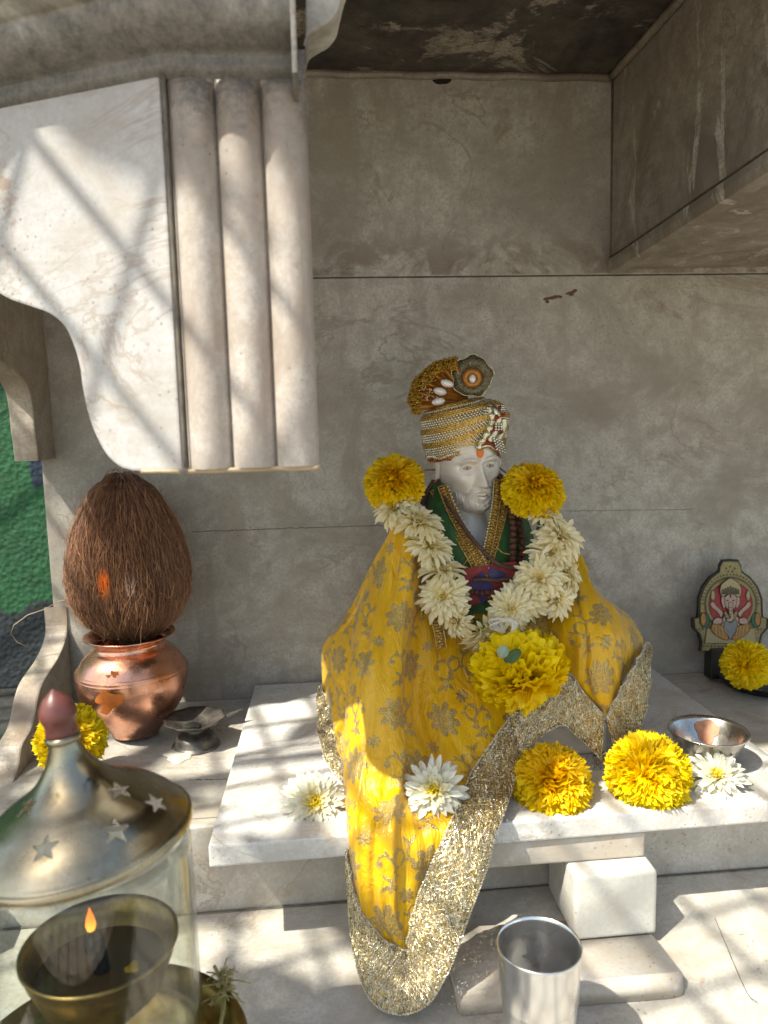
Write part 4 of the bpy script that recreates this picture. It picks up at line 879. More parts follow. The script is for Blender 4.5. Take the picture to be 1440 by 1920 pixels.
o = mk('pearl', xf(sphere((0, 0, .0045), 1, 14, 10, (.0031, .0040, .0025)), Matrix.Translation((0, -.003, 0))), M_prl, disc, True, True)

# ---- green tunic with gold lace
TY = .657
def ctrl(rows): return [[P(x, y, Y) for (x, y, Y) in r] for r in rows]
def sheet(name, rows, mat, parent, nu=40, nv=40, attrs=None, disp=None):
    Gd = surf(ctrl(rows) if not isinstance(rows[0][0], Vector) else rows, nu, nv)
    if disp is not None: Gd = Gd+normals(Gd)*disp(Gd)[..., None]
    return mk(name, (Gd.reshape(-1, 3), grid_faces(nu, nv)), mat, parent, True, False, attrs), Gd
M_grn = simple('green_velvet', (.022, .105, .018), .6, 0, .4, 90, 500, .5, .0006)
tunic, _ = sheet('tunic', [
    [(806, 912, .690), (815, 905, .682), (825, 903, .676), (836, 908, .674)],
    [(790, 960, .690), (806, 955, .672), (826, 952, .663), (852, 958, .660)],
    [(782, 1020, .685), (806, 1015, .662), (840, 1010, .650), (878, 1015, .646)],
    [(780, 1075, .680), (815, 1072, .656), (860, 1070, .644), (904, 1078, .640)],
    [(780, 1150, .676), (815, 1150, .652), (860, 1150, .640), (908, 1150, .636)]], M_grn, st)
mk('tunic_side', (lambda Gd: (Gd.reshape(-1, 3), grid_faces(40, 40)))(surf(ctrl([
    [(926, 905, .674), (936, 900, .678), (946, 902, .684), (956, 910, .692)],
    [(922, 955, .662), (940, 952, .664), (962, 955, .672), (985, 962, .690)],
    [(912, 1015, .648), (940, 1012, .652), (972, 1015, .662), (1005, 1022, .686)],
    [(904, 1078, .640), (935, 1070, .644), (975, 1072, .656), (1015, 1078, .680)],
    [(908, 1150, .636), (940, 1150, .640), (980, 1150, .652), (1020, 1150, .676)]]), 40, 40)), M_grn, tunic)
M_red = simple('red_band', (.26, .018, .014), .6, 0, .35, 200, 500, .5); M_pur = simple('purple_band', (.035, .02, .11), .55, 0, .3, 200, 500, .5)
def patch(name, quad, mat, off, par=tunic):
    rows = [[P(quad[0][0], quad[0][1], off), P((quad[0][0]+quad[1][0])/2, (quad[0][1]+quad[1][1])/2, off-.001), P(quad[1][0], quad[1][1], off)], [P(quad[3][0], quad[3][1], off-.001), P((quad[3][0]+quad[2][0])/2, (quad[3][1]+quad[2][1])/2, off-.002), P(quad[2][0], quad[2][1], off-.001)]]
    Gd = surf(rows, 10, 16); return mk(name, (Gd.reshape(-1, 3), grid_faces(10, 16)), mat, par)
patch('red_band', [(868, 1066), (968, 1052), (975, 1105), (872, 1140)], M_red, .6350)
patch('purple_band', [(880, 1092), (905, 1070), (925, 1100), (905, 1135)], M_pur, .6335); patch('purple_band', [(918, 1062), (950, 1075), (942, 1092), (915, 1080)], M_pur, .6335)
def lace(line, w, Y0, name='gold_lace', par=tunic, bead=True):
    """lace band along photo polyline (x, y, Y): figure-eight wires and edge beads"""
    L = smooth_line([tuple(P(x, y, Y)) for x, y, Y in line], 120); d = np.gradient(L, axis=0); d /= np.linalg.norm(d, axis=1)[:, None]
    fw = np.array([0, -1, 0]); sd_ = np.cross(d, fw); sd_ /= np.linalg.norm(sd_, axis=1)[:, None]; T = []
    hw = w*su/2; tot = np.sum(np.linalg.norm(np.diff(L, axis=0), axis=1)); nn = 700
    for ph, am in ((0, 1), (PI, 1), (PI/2, .55)):
        t = np.linspace(0, len(L)-1, nn); pc_ = cr(L, t); sc2 = cr(sd_, t); arg = t/len(L)*tot/.0026*2*PI*.5+ph
        T.append(tube([pc_[i]+sc2[i]*hw*am*math.sin(arg[i])+fw*(.0006+.0005*math.cos(arg[i]*2)) for i in range(nn)], .00042, 4))
    for s_ in (-1, 1): T.append(tube([L[i]+sd_[i]*hw*s_*1.02+fw*.0006 for i in range(0, 120)], [.0005+.0002*(i % 2) for i in range(120)], 5))
    o = mk(name, join(*T), M_gold, par)
    base = []; 
    for i in range(120): base += [L[i]-sd_[i]*hw, L[i]+fw*.0003, L[i]+sd_[i]*hw]
    mk('lace_backing', (base, grid_faces(120, 3)), simple('dark_lace', (.06, .045, .02), .6, .3, .5, 500, 700, .8), o)
    if bead: mk('bead', join(*[sphere(tuple(L[i]+sd_[i]*hw*bead*1.25+fw*.0012), .00115, 7, 5) for i in range(3, 118, 4)]), M_goldp, o)
lace([(828, 910, .670), (848, 960, .657), (875, 1010, .645), (898, 1050, .638), (915, 1090, .634)], 15, 0, bead=1 if False else -1)
lace([(812, 918, .680), (835, 962, .662), (865, 1015, .647), (892, 1065, .638), (912, 1110, .634)], 11, 0, bead=False)
lace([(934, 900, .672), (930, 950, .659), (920, 1005, .646), (908, 1060, .638)], 13, 0, bead=1)
lace([(946, 905, .676), (944, 960, .662), (930, 1015, .649), (914, 1075, .638), (922, 1120, .634)], 10, 0, bead=False)
lace([(800, 1100, .640), (812, 1140, .630), (822, 1180, .622), (828, 1215, .616)], 16, 0, bead=False)
# cords and brown seed beads round the neck
M_cord = simple('brown_cord', (.10, .05, .035), .7, 0, .4, 300, 700, .8); M_seed = simple('brown_seed_bead', (.14, .045, .025), .65, 0, .5, 400, 600, 1, .001)
def cord(pts, r=.0013, n=70, mat=M_cord, name='cord'): 
    L = smooth_line([tuple(P(x, y, Y)) for x, y, Y in pts], n); return mk(name, tube(L, [r*(1+.12*(i % 3)) for i in range(n)], 7), mat, st)
cord([(822, 900, .682), (830, 925, .668), (850, 960, .652), (880, 1003, .640), (905, 1032, .633), (935, 1058, .630), (965, 1066, .634), (990, 1066, .64)], .0016)
cord([(812, 900, .69), (806, 925, .685), (803, 950, .680), (800, 975, .672)], .0015)
cord([(888, 1088, .629), (905, 1086, .628), (930, 1088, .628), (960, 1085, .632)], .0016)
cord([(812, 905, .688), (795, 935, .684), (790, 965, .68)], .0022)
def seeds(pts, r, gap, label):
    L = smooth_line([tuple(P(x, y, Y)) for x, y, Y in pts], 400); acc = 0; S_ = []; last = L[0]
    for p in L:
        if np.linalg.norm(p-last) >= gap or not S_: S_.append(stone_vf(tuple(p), r, (1, 1, .9), len(S_))); last = p
    return mk('seed_bead_string', join(*S_), M_seed, st)
seeds([(932, 888, .684), (944, 905, .672), (952, 935, .662), (959, 965, .655), (962, 1000, .650), (961, 1040, .645), (960, 1080, .641)], .0032, .0052, 0)
seeds([(945, 905, .680), (965, 945, .672), (975, 985, .665), (978, 1040, .655), (968, 1085, .642)], .0034, .0056, 0)
seeds([(796, 940, .684), (800, 985, .672), (830, 1060, .646), (870, 1105, .634), (930, 1110, .630), (968, 1090, .638)], .0028, .0046, 0)
# thin gold embroidery wires
for l in ([(868, 1060), (880, 1045), (893, 1030)], [(893, 1030), (900, 1055), (908, 1080)], [(893, 1030), (884, 1052), (888, 1078)], [(930, 1025), (942, 1036), (958, 1040)], [(868, 1060), (878, 1075), (890, 1082)]):
    mk('gold_wire', tube(smooth_line([P(x, y, .640) for x, y in l], 14), .0005, 5), M_gold, tunic)

# ------------------------------------------------------------ shawl
TWm, THm, RES = 4.6, 5.8, 60   # cm, cells per cm
gx, gy = np.meshgrid(np.arange(int(TWm*RES))/RES, np.arange(int(THm*RES))/RES)
MOT = np.zeros_like(gx)
def wr(d, L): return (d+L/2) % L-L/2
def add_flower(cx, cy, R0_, rot=0):
    dx, dy = wr(gx-cx, TWm), wr(gy-cy, THm); r = np.hypot(dx, dy); th = np.arctan2(dy, dx)+rot
    pet = R0_*(.50+.50*np.abs(np.cos(4*th))**.75); m = (r < pet)
    gap = (np.abs(((th*8/(2*PI)) % 1)-.5) > .485-.0*r) & (r > R0_*.3)
    ring = (r > R0_*.20) & (r < R0_*.245); MOT[m & ~ring] = 1
def add_stroke(pts, w0, w1, ball=0):
    L = smooth_line([(a, b, 0) for a, b in pts], 40)[:, :2]
    for i, (a, b) in enumerate(L):
        u = i/39; w = (w0+(w1-w0)*u)*(1 if w1 > 0.02 or w0 > .02 else 1); w = max(.025, w); MOT[np.hypot(wr(gx-a, TWm), wr(gy-b, THm)) < w] = 1
    if ball: a, b = L[-1]; MOT[np.hypot(wr(gx-a, TWm), wr(gy-b, THm)) < ball] = 1
def add_leaf(x, y, ang, L, w):
    c_, s_ = math.cos(ang), math.sin(ang)
    for i in range(24):
        u = i/23; r = w*math.sin(PI*min(1, u**.7)); MOT[np.hypot(wr(gx-x-c_*L*u, TWm), wr(gy-y-s_*L*u, THm)) < max(.02, r)] = 1
def spray(ox, oy, s, m=1):
    f = lambda a, b: (ox+a*s*m, oy+b*s)
    add_stroke([f(0, 0), f(.25, .5), f(.1, 1.0), f(-.25, 1.35), f(-.62, 1.2), f(-.6, .9)], .10, .05, .19*s)
    add_stroke([f(.15, .6), f(.55, .85), f(.75, 1.25), f(.55, 1.6), f(.25, 1.55)], .09, .04, .17*s)
    for a, b, an, L, w in ((.05, .2, .3, .55, .11), (0, .1, 2.6, .5, .10), (.0, -.1, -.4, .6, .13), (-.05, -.15, -2.5, .6, .12), (0, -.1, -1.57, .45, .12), (.05, 1.15, 1.3, .6, .12), (-.15, 1.2, 2.0, .5, .09), (.7, 1.1, .2, .35, .08)):
        add_leaf(*f(a, b), an if m > 0 else PI-an, L*s, w*s)
add_flower(1.05, 1.05, 1.0, .2); add_flower(3.35, 3.95, 1.0, 0)
spray(1.25, 3.1, 1.0, 1); spray(3.15, .35, 1.0, -1); add_flower(2.25, 2.45, .42, .3); add_flower(4.45, 5.35-.1, .38, 0)
add_leaf(2.2, 5.0, .9, .6, .12); add_leaf(2.2, 5.0, 2.4, .55, .11); add_stroke([(2.2, 5.0), (2.15, 4.5), (2.4, 4.2)], .07, .04, .14)
def blur(a):
    for ax in (0, 1): a = (np.roll(a, 1, ax)+a*2+np.roll(a, -1, ax))/4
    return a
MOT = blur(MOT)
def mot(u, v):   # cm
    a = (u % TWm)*RES; b = (v % THm)*RES; i = a.astype(int) % MOT.shape[1]; j = b.astype(int) % MOT.shape[0]; fa, fb_ = a-np.floor(a), b-np.floor(b); i2 = (i+1) % MOT.shape[1]; j2 = (j+1) % MOT.shape[0]
    return MOT[j, i]*(1-fa)*(1-fb_)+MOT[j, i2]*fa*(1-fb_)+MOT[j2, i]*(1-fa)*fb_+MOT[j2, i2]*fa*fb_
def silk():
    m = N('yellow_silk'); mo = m.ramp(m.attr('motif'), .38, .62)
    wv = m.noise(1, 2, .5, scale=(700, 700, 1500), rot=(0, 0, .4)); c = m.mix(m.ramp(m.noise(45, 4, .6), .3, .7), (.94, .57, .004), (.89, .49, .004)); c = m.mix(m.ramp(wv, .3, .7, 0, .25), c, (.78, .40, .004))
    sp = m.noise(1500, 2, .6); g_ = m.mix(m.ramp(sp, .42, .62), (.38, .235, .05), (.74, .53, .18)); c = m.mix(mo, c, g_)
    r = m.math('ADD', .30, m.math('MULTIPLY', mo, -.02)); h = m.math('ADD', m.math('MULTIPLY', wv, .5), m.math('MULTIPLY', mo, m.math('MULTIPLY', sp, 3.0)))
    cr_ = m.math('ADD', m.noise(26, 5, .62, 1.2, scale=(1.6, 1, .55)), m.math('MULTIPLY', m.noise(70, 4, .6, .8, scale=(1.4, 1, .5)), .4))
    m.done(c, r, m.math('MULTIPLY', mo, .55), m.bump(h, .5, .0004, m.bump(cr_, .8, .006)), Specular_IOR_Level=.6, Sheen_Weight=.2)
    t = m.n('BsdfTranslucent'); m.put(t.inputs[0], (.85, .48, .01)); x = m.n('MixShader'); m.put(x.inputs[0], m.math('MULTIPLY', m.math('SUBTRACT', 1, mo), .22)); m.l(m.b.outputs[0], x.inputs[1]); m.l(t.outputs[0], x.inputs[2]); m.l(x.outputs[0], m.out.inputs[0]); return m.m
M_silk = silk()
shawl = None
def clampz(Gd, slabz=.0014):
    """keep cloth on top of the board and the lower floor"""
    z = Gd[..., 2]; onb = (Gd[..., 1] > .5165) & (Gd[..., 0] > -.084); z = np.where(onb, np.maximum(z, ZS+slabz), z)
    fl_ = np.array(BZ0-np.maximum(0, .575-Gd[..., 1])*BSL)+slabz; Gd[..., 2] = np.maximum(z, fl_); return Gd
def cloth(rows, nu, nv, uo, vo, wr_amp=.0012, seed=0, fold=None, parent=None, name='shawl', rot=0, folds=None):
    Gd = surf(ctrl(rows), nu, nv); nn = normals(Gd); q = np.random.RandomState(seed)
    du = np.cumsum(np.concatenate([np.zeros((nu, 1)), np.linalg.norm(np.diff(Gd, axis=1), axis=2)], 1), 1); dv = np.cumsum(np.concatenate([np.zeros((1, nv)), np.linalg.norm(np.diff(Gd, axis=0), axis=2)], 0), 0)
    U = du*100; Vv = np.repeat(dv.mean(1)[:, None], nv, 1)*100; U = U-U[:, nv//2:nv//2+1]
    h = 0
    for k in range(7):
        kx, ky = q.randn()*1.1+.0, q.randn()*.35; h = h+np.sin(U*kx+Vv*ky+q.rand()*6+.6*np.sin(Vv*.5+k))*wr_amp/(1+.4*k)
    if folds is not None:
        for (u0, du_, w_, am, ph) in folds: h = h + am*2.2*np.exp(-((U-u0-du_*Vv-.35*np.sin(Vv*.35+ph))/w_)**2)*(.55+.45*np.sin(Vv*.22+ph))
    Gd = Gd+nn*h[..., None]*.6
    Gd = clampz(Gd); c_, s_ = math.cos(rot), math.sin(rot); Um, Vm = U*c_-Vv*s_, U*s_+Vv*c_
    m = mot((Um/1.42+uo).ravel(), (-Vm/1.42+vo).ravel())
    o = mk(name, (Gd.reshape(-1, 3), grid_faces(nu, nv)), M_silk, parent, True, False, dict(motif=m)); return o, Gd
front = [
 [(735, 985, .665), (745, 978, .655), (757, 977, .650), (770, 980, .648), (783, 990, .650), (800, 1010, .655), (815, 1030, .660)],
 [(693, 1085, .670), (712, 1082, .648), (738, 1080, .632), (762, 1080, .628), (785, 1085, .638), (800, 1090, .650), (830, 1110, .654)],
 [(662, 1165, .660), (682, 1162, .632), (718, 1160, .612), (755, 1160, .608), (780, 1165, .628), (810, 1170, .640), (870, 1180, .648)],
 [(655, 1245, .645), (666, 1243, .608), (702, 1240, .587), (750, 1240, .586), (776, 1245, .616), (830, 1250, .620), (925, 1262, .622)],
 [(650, 1330, .628), (657, 1330, .588), (692, 1330, .566), (745, 1330, .566), (776, 1335, .597), (850, 1340, .590), (955, 1343, .597)],
 [(645, 1400, .600), (651, 1400, .572), (688, 1400, .552), (745, 1400, .552), (790, 1405, .576), (850, 1410, .566), (918, 1400, .572)],
 [(647, 1480, .572), (654, 1480, .548), (688, 1480, .532), (740, 1480, .532), (790, 1480, .546), (832, 1475, .544), (878, 1462, .550)],
 [(652, 1560, .520), (661, 1560, .509), (690, 1560, .503), (735, 1560, .501), (775, 1560, .506), (808, 1560, .506), (838, 1556, .508)],
 [(660, 1650, .508), (668, 1650, .500), (695, 1650, .494), (730, 1650, .492), (755, 1650, .496), (778, 1650, .497), (797, 1650, .500)],
 [(680, 1720, .503), (687, 1720, .497), (706, 1720, .491), (728, 1720, .489), (748, 1720, .492), (764, 1720, .494), (776, 1720, .496)],
 [(722, 1762, .497), (729, 1766, .494), (739, 1772, .489), (749, 1776, .487), (757, 1780, .488), (763, 1783, .490), (770, 1787, .492)]]
shawl, GF = cloth(front, 620, 330, 1.2, 1.0, .0014, 3, parent=st, folds=[(-3.2, -.03, .45, .0030, 0), (-1.4, .02, .30, .0026, 1), (.3, .0, .35, -.0030, 2), (1.2, .05, .4, .0026, 3), (2.6, .10, .45, .0030, 4), (4.0, .16, .4, .0024, 5), (-2.3, 0, .25, -.002, 2.5)])
back = [
 [(728, 995, .690), (745, 990, .680), (770, 990, .670)], [(682, 1085, .705), (700, 1085, .690), (735, 1085, .668)], [(648, 1155, .710), (668, 1155, .690), (705, 1155, .655)],
 [(606, 1212, .712), (632, 1210, .675), (685, 1210, .640)], [(601, 1260, .705), (628, 1260, .655), (680, 1260, .625)], [(606, 1330, .670), (634, 1330, .625), (680, 1330, .612)],
 [(622, 1400, .620), (642, 1400, .597), (680, 1400, .592)], [(640, 1450, .590), (653, 1450, .577), (685, 1450, .572)]]
cloth(back, 340, 110, 3.0, 2.0, .0014, 8, folds=[(-.9, 0, .3, .0026, 0), (.4, 0, .3, -.002, 1)], parent=shawl, name='back_fold')
right = [
 [(1040, 1020, .690), (1060, 1030, .680), (1080, 1040, .678), (1093, 1050, .684), (1100, 1060, .694)],
 [(1030, 1110, .660), (1055, 1105, .650), (1085, 1100, .645), (1110, 1100, .656), (1120, 1108, .680)],
 [(1020, 1170, .642), (1060, 1165, .625), (1100, 1150, .615), (1148, 1142, .630), (1180, 1153, .665)],
 [(1020, 1215, .632), (1065, 1215, .612), (1110, 1200, .597), (1160, 1190, .606), (1209, 1204, .645)],
 [(1045, 1250, .620), (1072, 1262, .603), (1110, 1260, .589), (1150, 1255, .592), (1188, 1242, .620)],
 [(1075, 1275, .612), (1090, 1290, .600), (1115, 1305, .588), (1140, 1300, .588), (1165, 1287, .602)],
 [(1122, 1328, .600), (1126, 1333, .594), (1130, 1337, .588), (1135, 1340, .588), (1142, 1334, .592)]]
cloth(right, 300, 200, .4, 3.4, .0016, 12, folds=[(-1.5, .1, .35, .0026, 0), (.2, .2, .35, -.0026, 1), (1.6, .2, .4, .0026, 2)], parent=shawl, name='right_fold', rot=.5)
lap = [[(800, 1120, .660), (900, 1120, .655), (1000, 1120, .655), (1060, 1120, .66)], [(830, 1200, .648), (920, 1200, .632), (1000, 1200, .628), (1060, 1190, .635)], [(880, 1290, .625), (940, 1290, .612), (1010, 1280, .606), (1070, 1262, .612)], [(930, 1345, .603), (960, 1340, .600), (1020, 1310, .603), (1070, 1275, .608)]]
cloth(lap, 180, 180, 2.2, .7, .0012, 15, parent=shawl, name='lap_fold', rot=.3)
# back of the shawl, round the shoulders and down behind the statue
zsh = P(885, 1010, SY).z; V = []; nA, nB = 40, 30
for i in range(nA):
    t = i/(nA-1)*PI
    for j in range(nB):
        u = j/(nB-1); w = (.078+.068*u**.8); V.append((SC.x+.004+w*math.cos(t)*(1+.02*math.sin(t*9)), .700+(.048+.035*u)*math.sin(t)*(1+.05*math.sin(t*13+u*3)), zsh-.012+(ZS+.003-zsh+.012)*u))
Gb = np.array(V); U = np.repeat(np.linspace(0, 30, nA), nB); Vv = np.tile(np.linspace(0, 18, nB), nA)
mk('rear_drape', (Gb, grid_faces(nA, nB)), M_silk, shawl, attrs=dict(motif=np.zeros(len(Gb))))

def net():
    m = N('gold_net'); c = m.mix(m.ramp(m.noise(500, 3, .7), .35, .65), (.50, .36, .13), (.20, .135, .05))
    m.done(c, .35, .75, m.bump(m.noise(900, 3, .7), 1.0, .001)); a = m.ramp(m.noise(520, 2, .6, off=(2, 2, 2)), .49, .54); m.put(m.b.inputs['Alpha'], a); return m.m
def thr():
    m = N('tinsel'); c = m.mix(m.ramp(m.attr('rnd'), .35, .8), (.66, .46, .14), (.86, .80, .62)); c = m.mix(m.ramp(m.attr('rnd'), .0, .18, 1, 0), c, (.20, .14, .05)); return m.done(c, .26, .85)
M_net, M_thr = net(), thr(); M_wt = simple('white_chain_stitch', (.74, .70, .60), .55, .1, .2, 300, 500, .4)
def border(inner, outer, nth, seed, n=160, m_=14, name='gold_border'):
    A, B = smooth_line([tuple(P(*p)) for p in inner], n), smooth_line([tuple(P(*p)) for p in outer], n)
    q = np.random.RandomState(seed); Gd = np.array([[A[i]+(B[i]-A[i])*j/(m_-1) for j in range(m_)] for i in range(n)])
    nn = normals(Gd); sg = np.sign((nn*np.array([0, -1, .3])).sum(2)).mean(); nn = nn*(1 if sg >= 0 else -1)
    ii, jj = np.meshgrid(np.arange(n), np.arange(m_), indexing='ij'); Gd = Gd+nn*(.0012+.0011*np.sin(ii*.35+jj*.5)*np.sin(jj*.7+1)+.0004*q.randn(n, m_))[..., None]; Gd = clampz(Gd, .0016)
    o = mk(name, (Gd.reshape(-1, 3), grid_faces(n, m_)), M_net, shawl)
    def at(i, j): 
        i = min(max(i, 0), n-1.001); j = min(max(j, 0), m_-1.001); a, b = int(i), int(j); fa, fb2 = i-a, j-b
        return Gd[a, b]*(1-fa)*(1-fb2)+Gd[a+1, b]*fa*(1-fb2)+Gd[a, b+1]*(1-fa)*fb2+Gd[a+1, b+1]*fa*fb2, nn[a, b]
    V = []; Fc = []; rn = []; gi = np.linalg.norm(Gd[1:, m_//2]-Gd[:-1, m_//2], axis=1).mean(); gj = np.linalg.norm(Gd[n//2, -1]-Gd[n//2, 0])/(m_-1)
    for k in range(nth):
        i, j = q.rand()*n, q.rand()*m_; an = q.rand()*2*PI; L = .005+q.rand()*.011; w = .00009+.00011*q.rand()*(1 if q.rand() < .85 else 2.6); r = q.rand(); b = len(V); cv_ = q.randn()*1.2; st_ = 6; pp_ = []
        for s_ in range(st_):
            p, nv_ = at(i, j); pp_.append(p+nv_*(.0004+.0009*q.rand())); i += math.cos(an)*L/st_/gi; j += math.sin(an)*L/st_/gj; an += cv_*.35
        for s_ in range(st_):
            t = pp_[min(s_+1, st_-1)]-pp_[max(s_-1, 0)]; sdv = np.cross(t, nv_); sdv /= np.linalg.norm(sdv)+1e-9; tl = q.randn()*.7; sdv = sdv*math.cos(tl)+nv_*math.sin(tl); V += [pp_[s_]-sdv*w, pp_[s_]+sdv*w]; rn += [r, r]
        for s_ in range(st_-1): Fc.append((b+2*s_, b+2*s_+1, b+2*s_+3, b+2*s_+2))
    mk('tinsel_thread', (V, Fc), M_thr, o, False, attrs=dict(rnd=rn))
    # edges: chain stitch outside, foil leaves inside
    T = []
    for jf in (2.2, m_-3.2):                                   # hem rows running along the band
        L = np.array([at(i, jf+.12*math.sin(i*1.1))[0]+nn[int(i), int(jf)]*.0012 for i in np.arange(0, n-1, .5)]); T.append(tube(L, .00028, 4))
    for i in np.arange(1, n-1, 3.5/gi/1000):                    # cross stitches
        a_, b_ = at(i, .3)[0], at(i+.8, 2.0)[0]; c_, d_ = at(i, m_-2.9)[0], at(i+.8, m_-1.2)[0]; k_ = nn[int(i), 0]*.0011; T += [tube([a_+k_, b_+k_], .00026, 3), tube([c_+k_, d_+k_], .00026, 3)]
    mk('zari_stitch', join(*T), M_goldp, o)
    T = []; kx = gj*m_/gi*.75
    for sg2 in (1, -1):
        for i in np.arange(-kx, n+kx, .0042/gi):
            L = []
            for w_ in np.linspace(0, 1, 8):
                ii2 = i+sg2*kx*(w_-.5)+.25*math.sin(i*3+w_*9)
                if 0 <= ii2 <= n-2: L.append(at(ii2, .3+w_*(m_-1.6))[0]+nn[int(ii2), int(w_*(m_-1))]*(.0011+.0004*math.sin(w_*20+i)))
            if len(L) > 2: T.append(tube(L, .00024, 4))
    mk('net_lattice', join(*T), simple('silver_gold_net', (.80, .72, .52), .25, .9, .3, 500), o)
    T = []
    for e, sgn in ((Gd[:, -1], 1), (Gd[:, 0], -1)):
        t = np.linspace(0, n-1, n*3); L = cr(e, t); d = np.gradient(L, axis=0); d /= np.linalg.norm(d, axis=1)[:, None]+1e-9; nv2 = cr(nn[:, 0], t); sdd = np.cross(d, nv2)
        T.append(tube([L[i]+sdd[i]*.0006*math.sin(i*1.5)+nv2[i]*(.0008+.0003*math.cos(i*1.5)) for i in range(len(t))], .00042, 4))
    mk('chain_stitch', join(*T), M_wt, o)
    V = []; Fc = []; e = Gd[:, 1]; tot = 0
    for i in range(0, n-1):
        p = e[i]; d = e[i+1]-e[i]; L = np.linalg.norm(d)
        tot += L
        if tot > .0032:
            tot = 0; d = d/L; sv = np.cross(d, nn[i, 1]); an = .6; a_ = d*math.cos(an)+sv*math.sin(an); c_ = np.cross(a_, nn[i, 1]); b = len(V); o_ = p+nn[i, 1]*.0012
            V += [o_, o_+a_*.0014+c_*.0007+nn[i, 1]*.0003, o_+a_*.0030, o_+a_*.0014-c_*.0007+nn[i, 1]*.0003]; Fc.append((b, b+1, b+2, b+3))
    mk('foil_leaf', (V, Fc), M_goldp, o, False)
    return o
border([(656, 1590, .512), (664, 1660, .503), (684, 1715, .497), (715, 1757, .492), (745, 1776, .486), (766, 1786, .485), (768, 1765, .487), (776, 1715, .490), (797, 1650, .495), (838, 1556, .504), (880, 1462, .546), (918, 1398, .568), (955, 1343, .592)],
       [(655, 1600, .514), (658, 1690, .505), (664, 1775, .494), (683, 1850, .478), (712, 1890, .466), (760, 1903, .458), (808, 1880, .456), (846, 1815, .461), (880, 1720, .474), (912, 1630, .488), (936, 1555, .502), (960, 1475, .545), (975, 1422, .572)], 15000, 1, 260, 18)
border([(950, 1345, .593), (1000, 1305, .596), (1064, 1262, .604), (1098, 1302, .593), (1133, 1343, .588)], [(968, 1432, .570), (1008, 1385, .585), (1052, 1360, .592), (1085, 1383, .590), (1126, 1422, .585)], 8500, 2, 120, 14)
border([(1133, 1343, .587), (1160, 1292, .590), (1186, 1247, .600), (1210, 1205, .640)], [(1150, 1402, .590), (1192, 1372, .598), (1212, 1300, .612), (1217, 1212, .645)], 7000, 3, 90, 14)
border([(607, 1285, .690), (622, 1330, .655), (636, 1385, .615), (647, 1435, .585), (655, 1462, .572)], [(599, 1290, .700), (599, 1350, .668), (608, 1412, .618), (627, 1450, .588), (645, 1468, .574)], 4000, 4, 80, 10)
mk('loose_tassel', join(*[tube([P(1165-1130+1124+rng.gauss(0, 3), 1400, .587), P(1122+rng.gauss(0, 5), 1418, .586), P(1123+rng.gauss(0, 6), 1436+rng.gauss(0, 4), .585)], .0003, 4) for i in range(9)]), M_goldp, shawl)

# ------------------------------------------------------------ garland
gar = thing('flower_garland', 'garland of cream chrysanthemums and yellow marigolds hung over the shoulders of the statue', 'garland', tuple(P(890, 1000, .66)))
def gpart(vfa, mat, name, x, y, Y, d, spin, sc, cal=.02, lab=None):
    o = mk(name, vfa[0], mat, gar, True, True, vfa[1]); aim(o, P(x, y, Y), d, spin, sc)
    c = mk('calyx', join(lathe([(0, -.34*cal), (.14*cal, -.33*cal), (.26*cal, -.2*cal), (.36*cal, -.05*cal), (.12*cal, .10*cal), (0, .12*cal)], 14), tube([(0, 0, -.3*cal), (.03*cal, 0, -.6*cal)], .06*cal, 6)), M_leaf, o, True, True); return o
GL = [(18, -6, .96), (19, 10, 1.0), (19, 26, .95), (18, 42, .84), (17, 57, .70), (14, 70, .56), (10, 80, .45)]
gv = [chrys_vf(.0222, GL, 30+i, 14, .19) for i in range(5)]
gch = [(742, 957, .640, (-.5, -.55, .6)), (782, 984, .632, (.35, -.40, .9)), (806, 1028, .630, (.3, -.6, .75)), (829, 1074, .630, (.1, -.22, 1)), (832, 1120, .622, (-.35, -.75, .45)), (860, 1160, .618, (-.8, -.45, -.1)), (902, 1178, .612, (.5, -.4, -.7)),
       (1018, 970, .640, (.3, -.3, .9)), (1047, 1010, .634, (.45, -.6, .6)), (1032, 1040, .630, (.0, -.7, .6)), (1058, 1076, .628, (.9, -.4, .3)), (1012, 1088, .618, (-.2, -.8, .5)), (1040, 1122, .616, (.3, -.8, .1)), (985, 1120, .618, (-.5, -.7, .3)), (958, 1142, .608, (-.15, -.9, .3))]
for i, (x, y, Y, d) in enumerate(gch): gpart(gv[i % 5], M_chr, 'cream_chrysanthemum', x, y, Y, d, i*1.3, (.90, 1.08, 1.0, .95, 1.04, .86, 1.0)[i % 7], .0235)
mv = marigold_vf(.0275, 340, 41, .86, .36); mv2 = marigold_vf(.0275, 340, 42, .80, .36)
gpart(mv, M_marO, 'yellow_marigold', 739, 905, .652, (-.2, -.7, .6), 1, .98, .027); gpart(mv2, M_marO, 'yellow_marigold', 1000, 919, .648, (.1, -.6, .75), 2, 1.03, .027)
bg_ = marigold_vf(.041, 240, 43, .86, .46, 1.2, .8); gpart(bg_, M_marY, 'large_yellow_marigold', 975, 1258, .582, (.1, -.55, -.75), 1.2, .98, .04)
mk('thread', join(tube([P(785, 885, .672), P(800, 881, .69), P(816, 881, .70)], .0009, 6), tube([P(926, 868, .70), P(945, 884, .685), P(962, 897, .665)], .0009, 6)), simple('garland_thread', (.25, .22, .18), .8), gar)
bow = [tube(smooth_line([P(948+rng.gauss(0, 2), 1188, .578), P(930+rng.gauss(0, 7), 1170+rng.gauss(0, 5), .574), P(945+rng.gauss(0, 6), 1160+rng.gauss(0, 3), .572), P(962+rng.gauss(0, 4), 1168+rng.gauss(0, 4), .572), P(960+rng.gauss(0, 5), 1200+rng.gauss(0, 6), .574)], 24), .0006, 5) for i in range(9)]
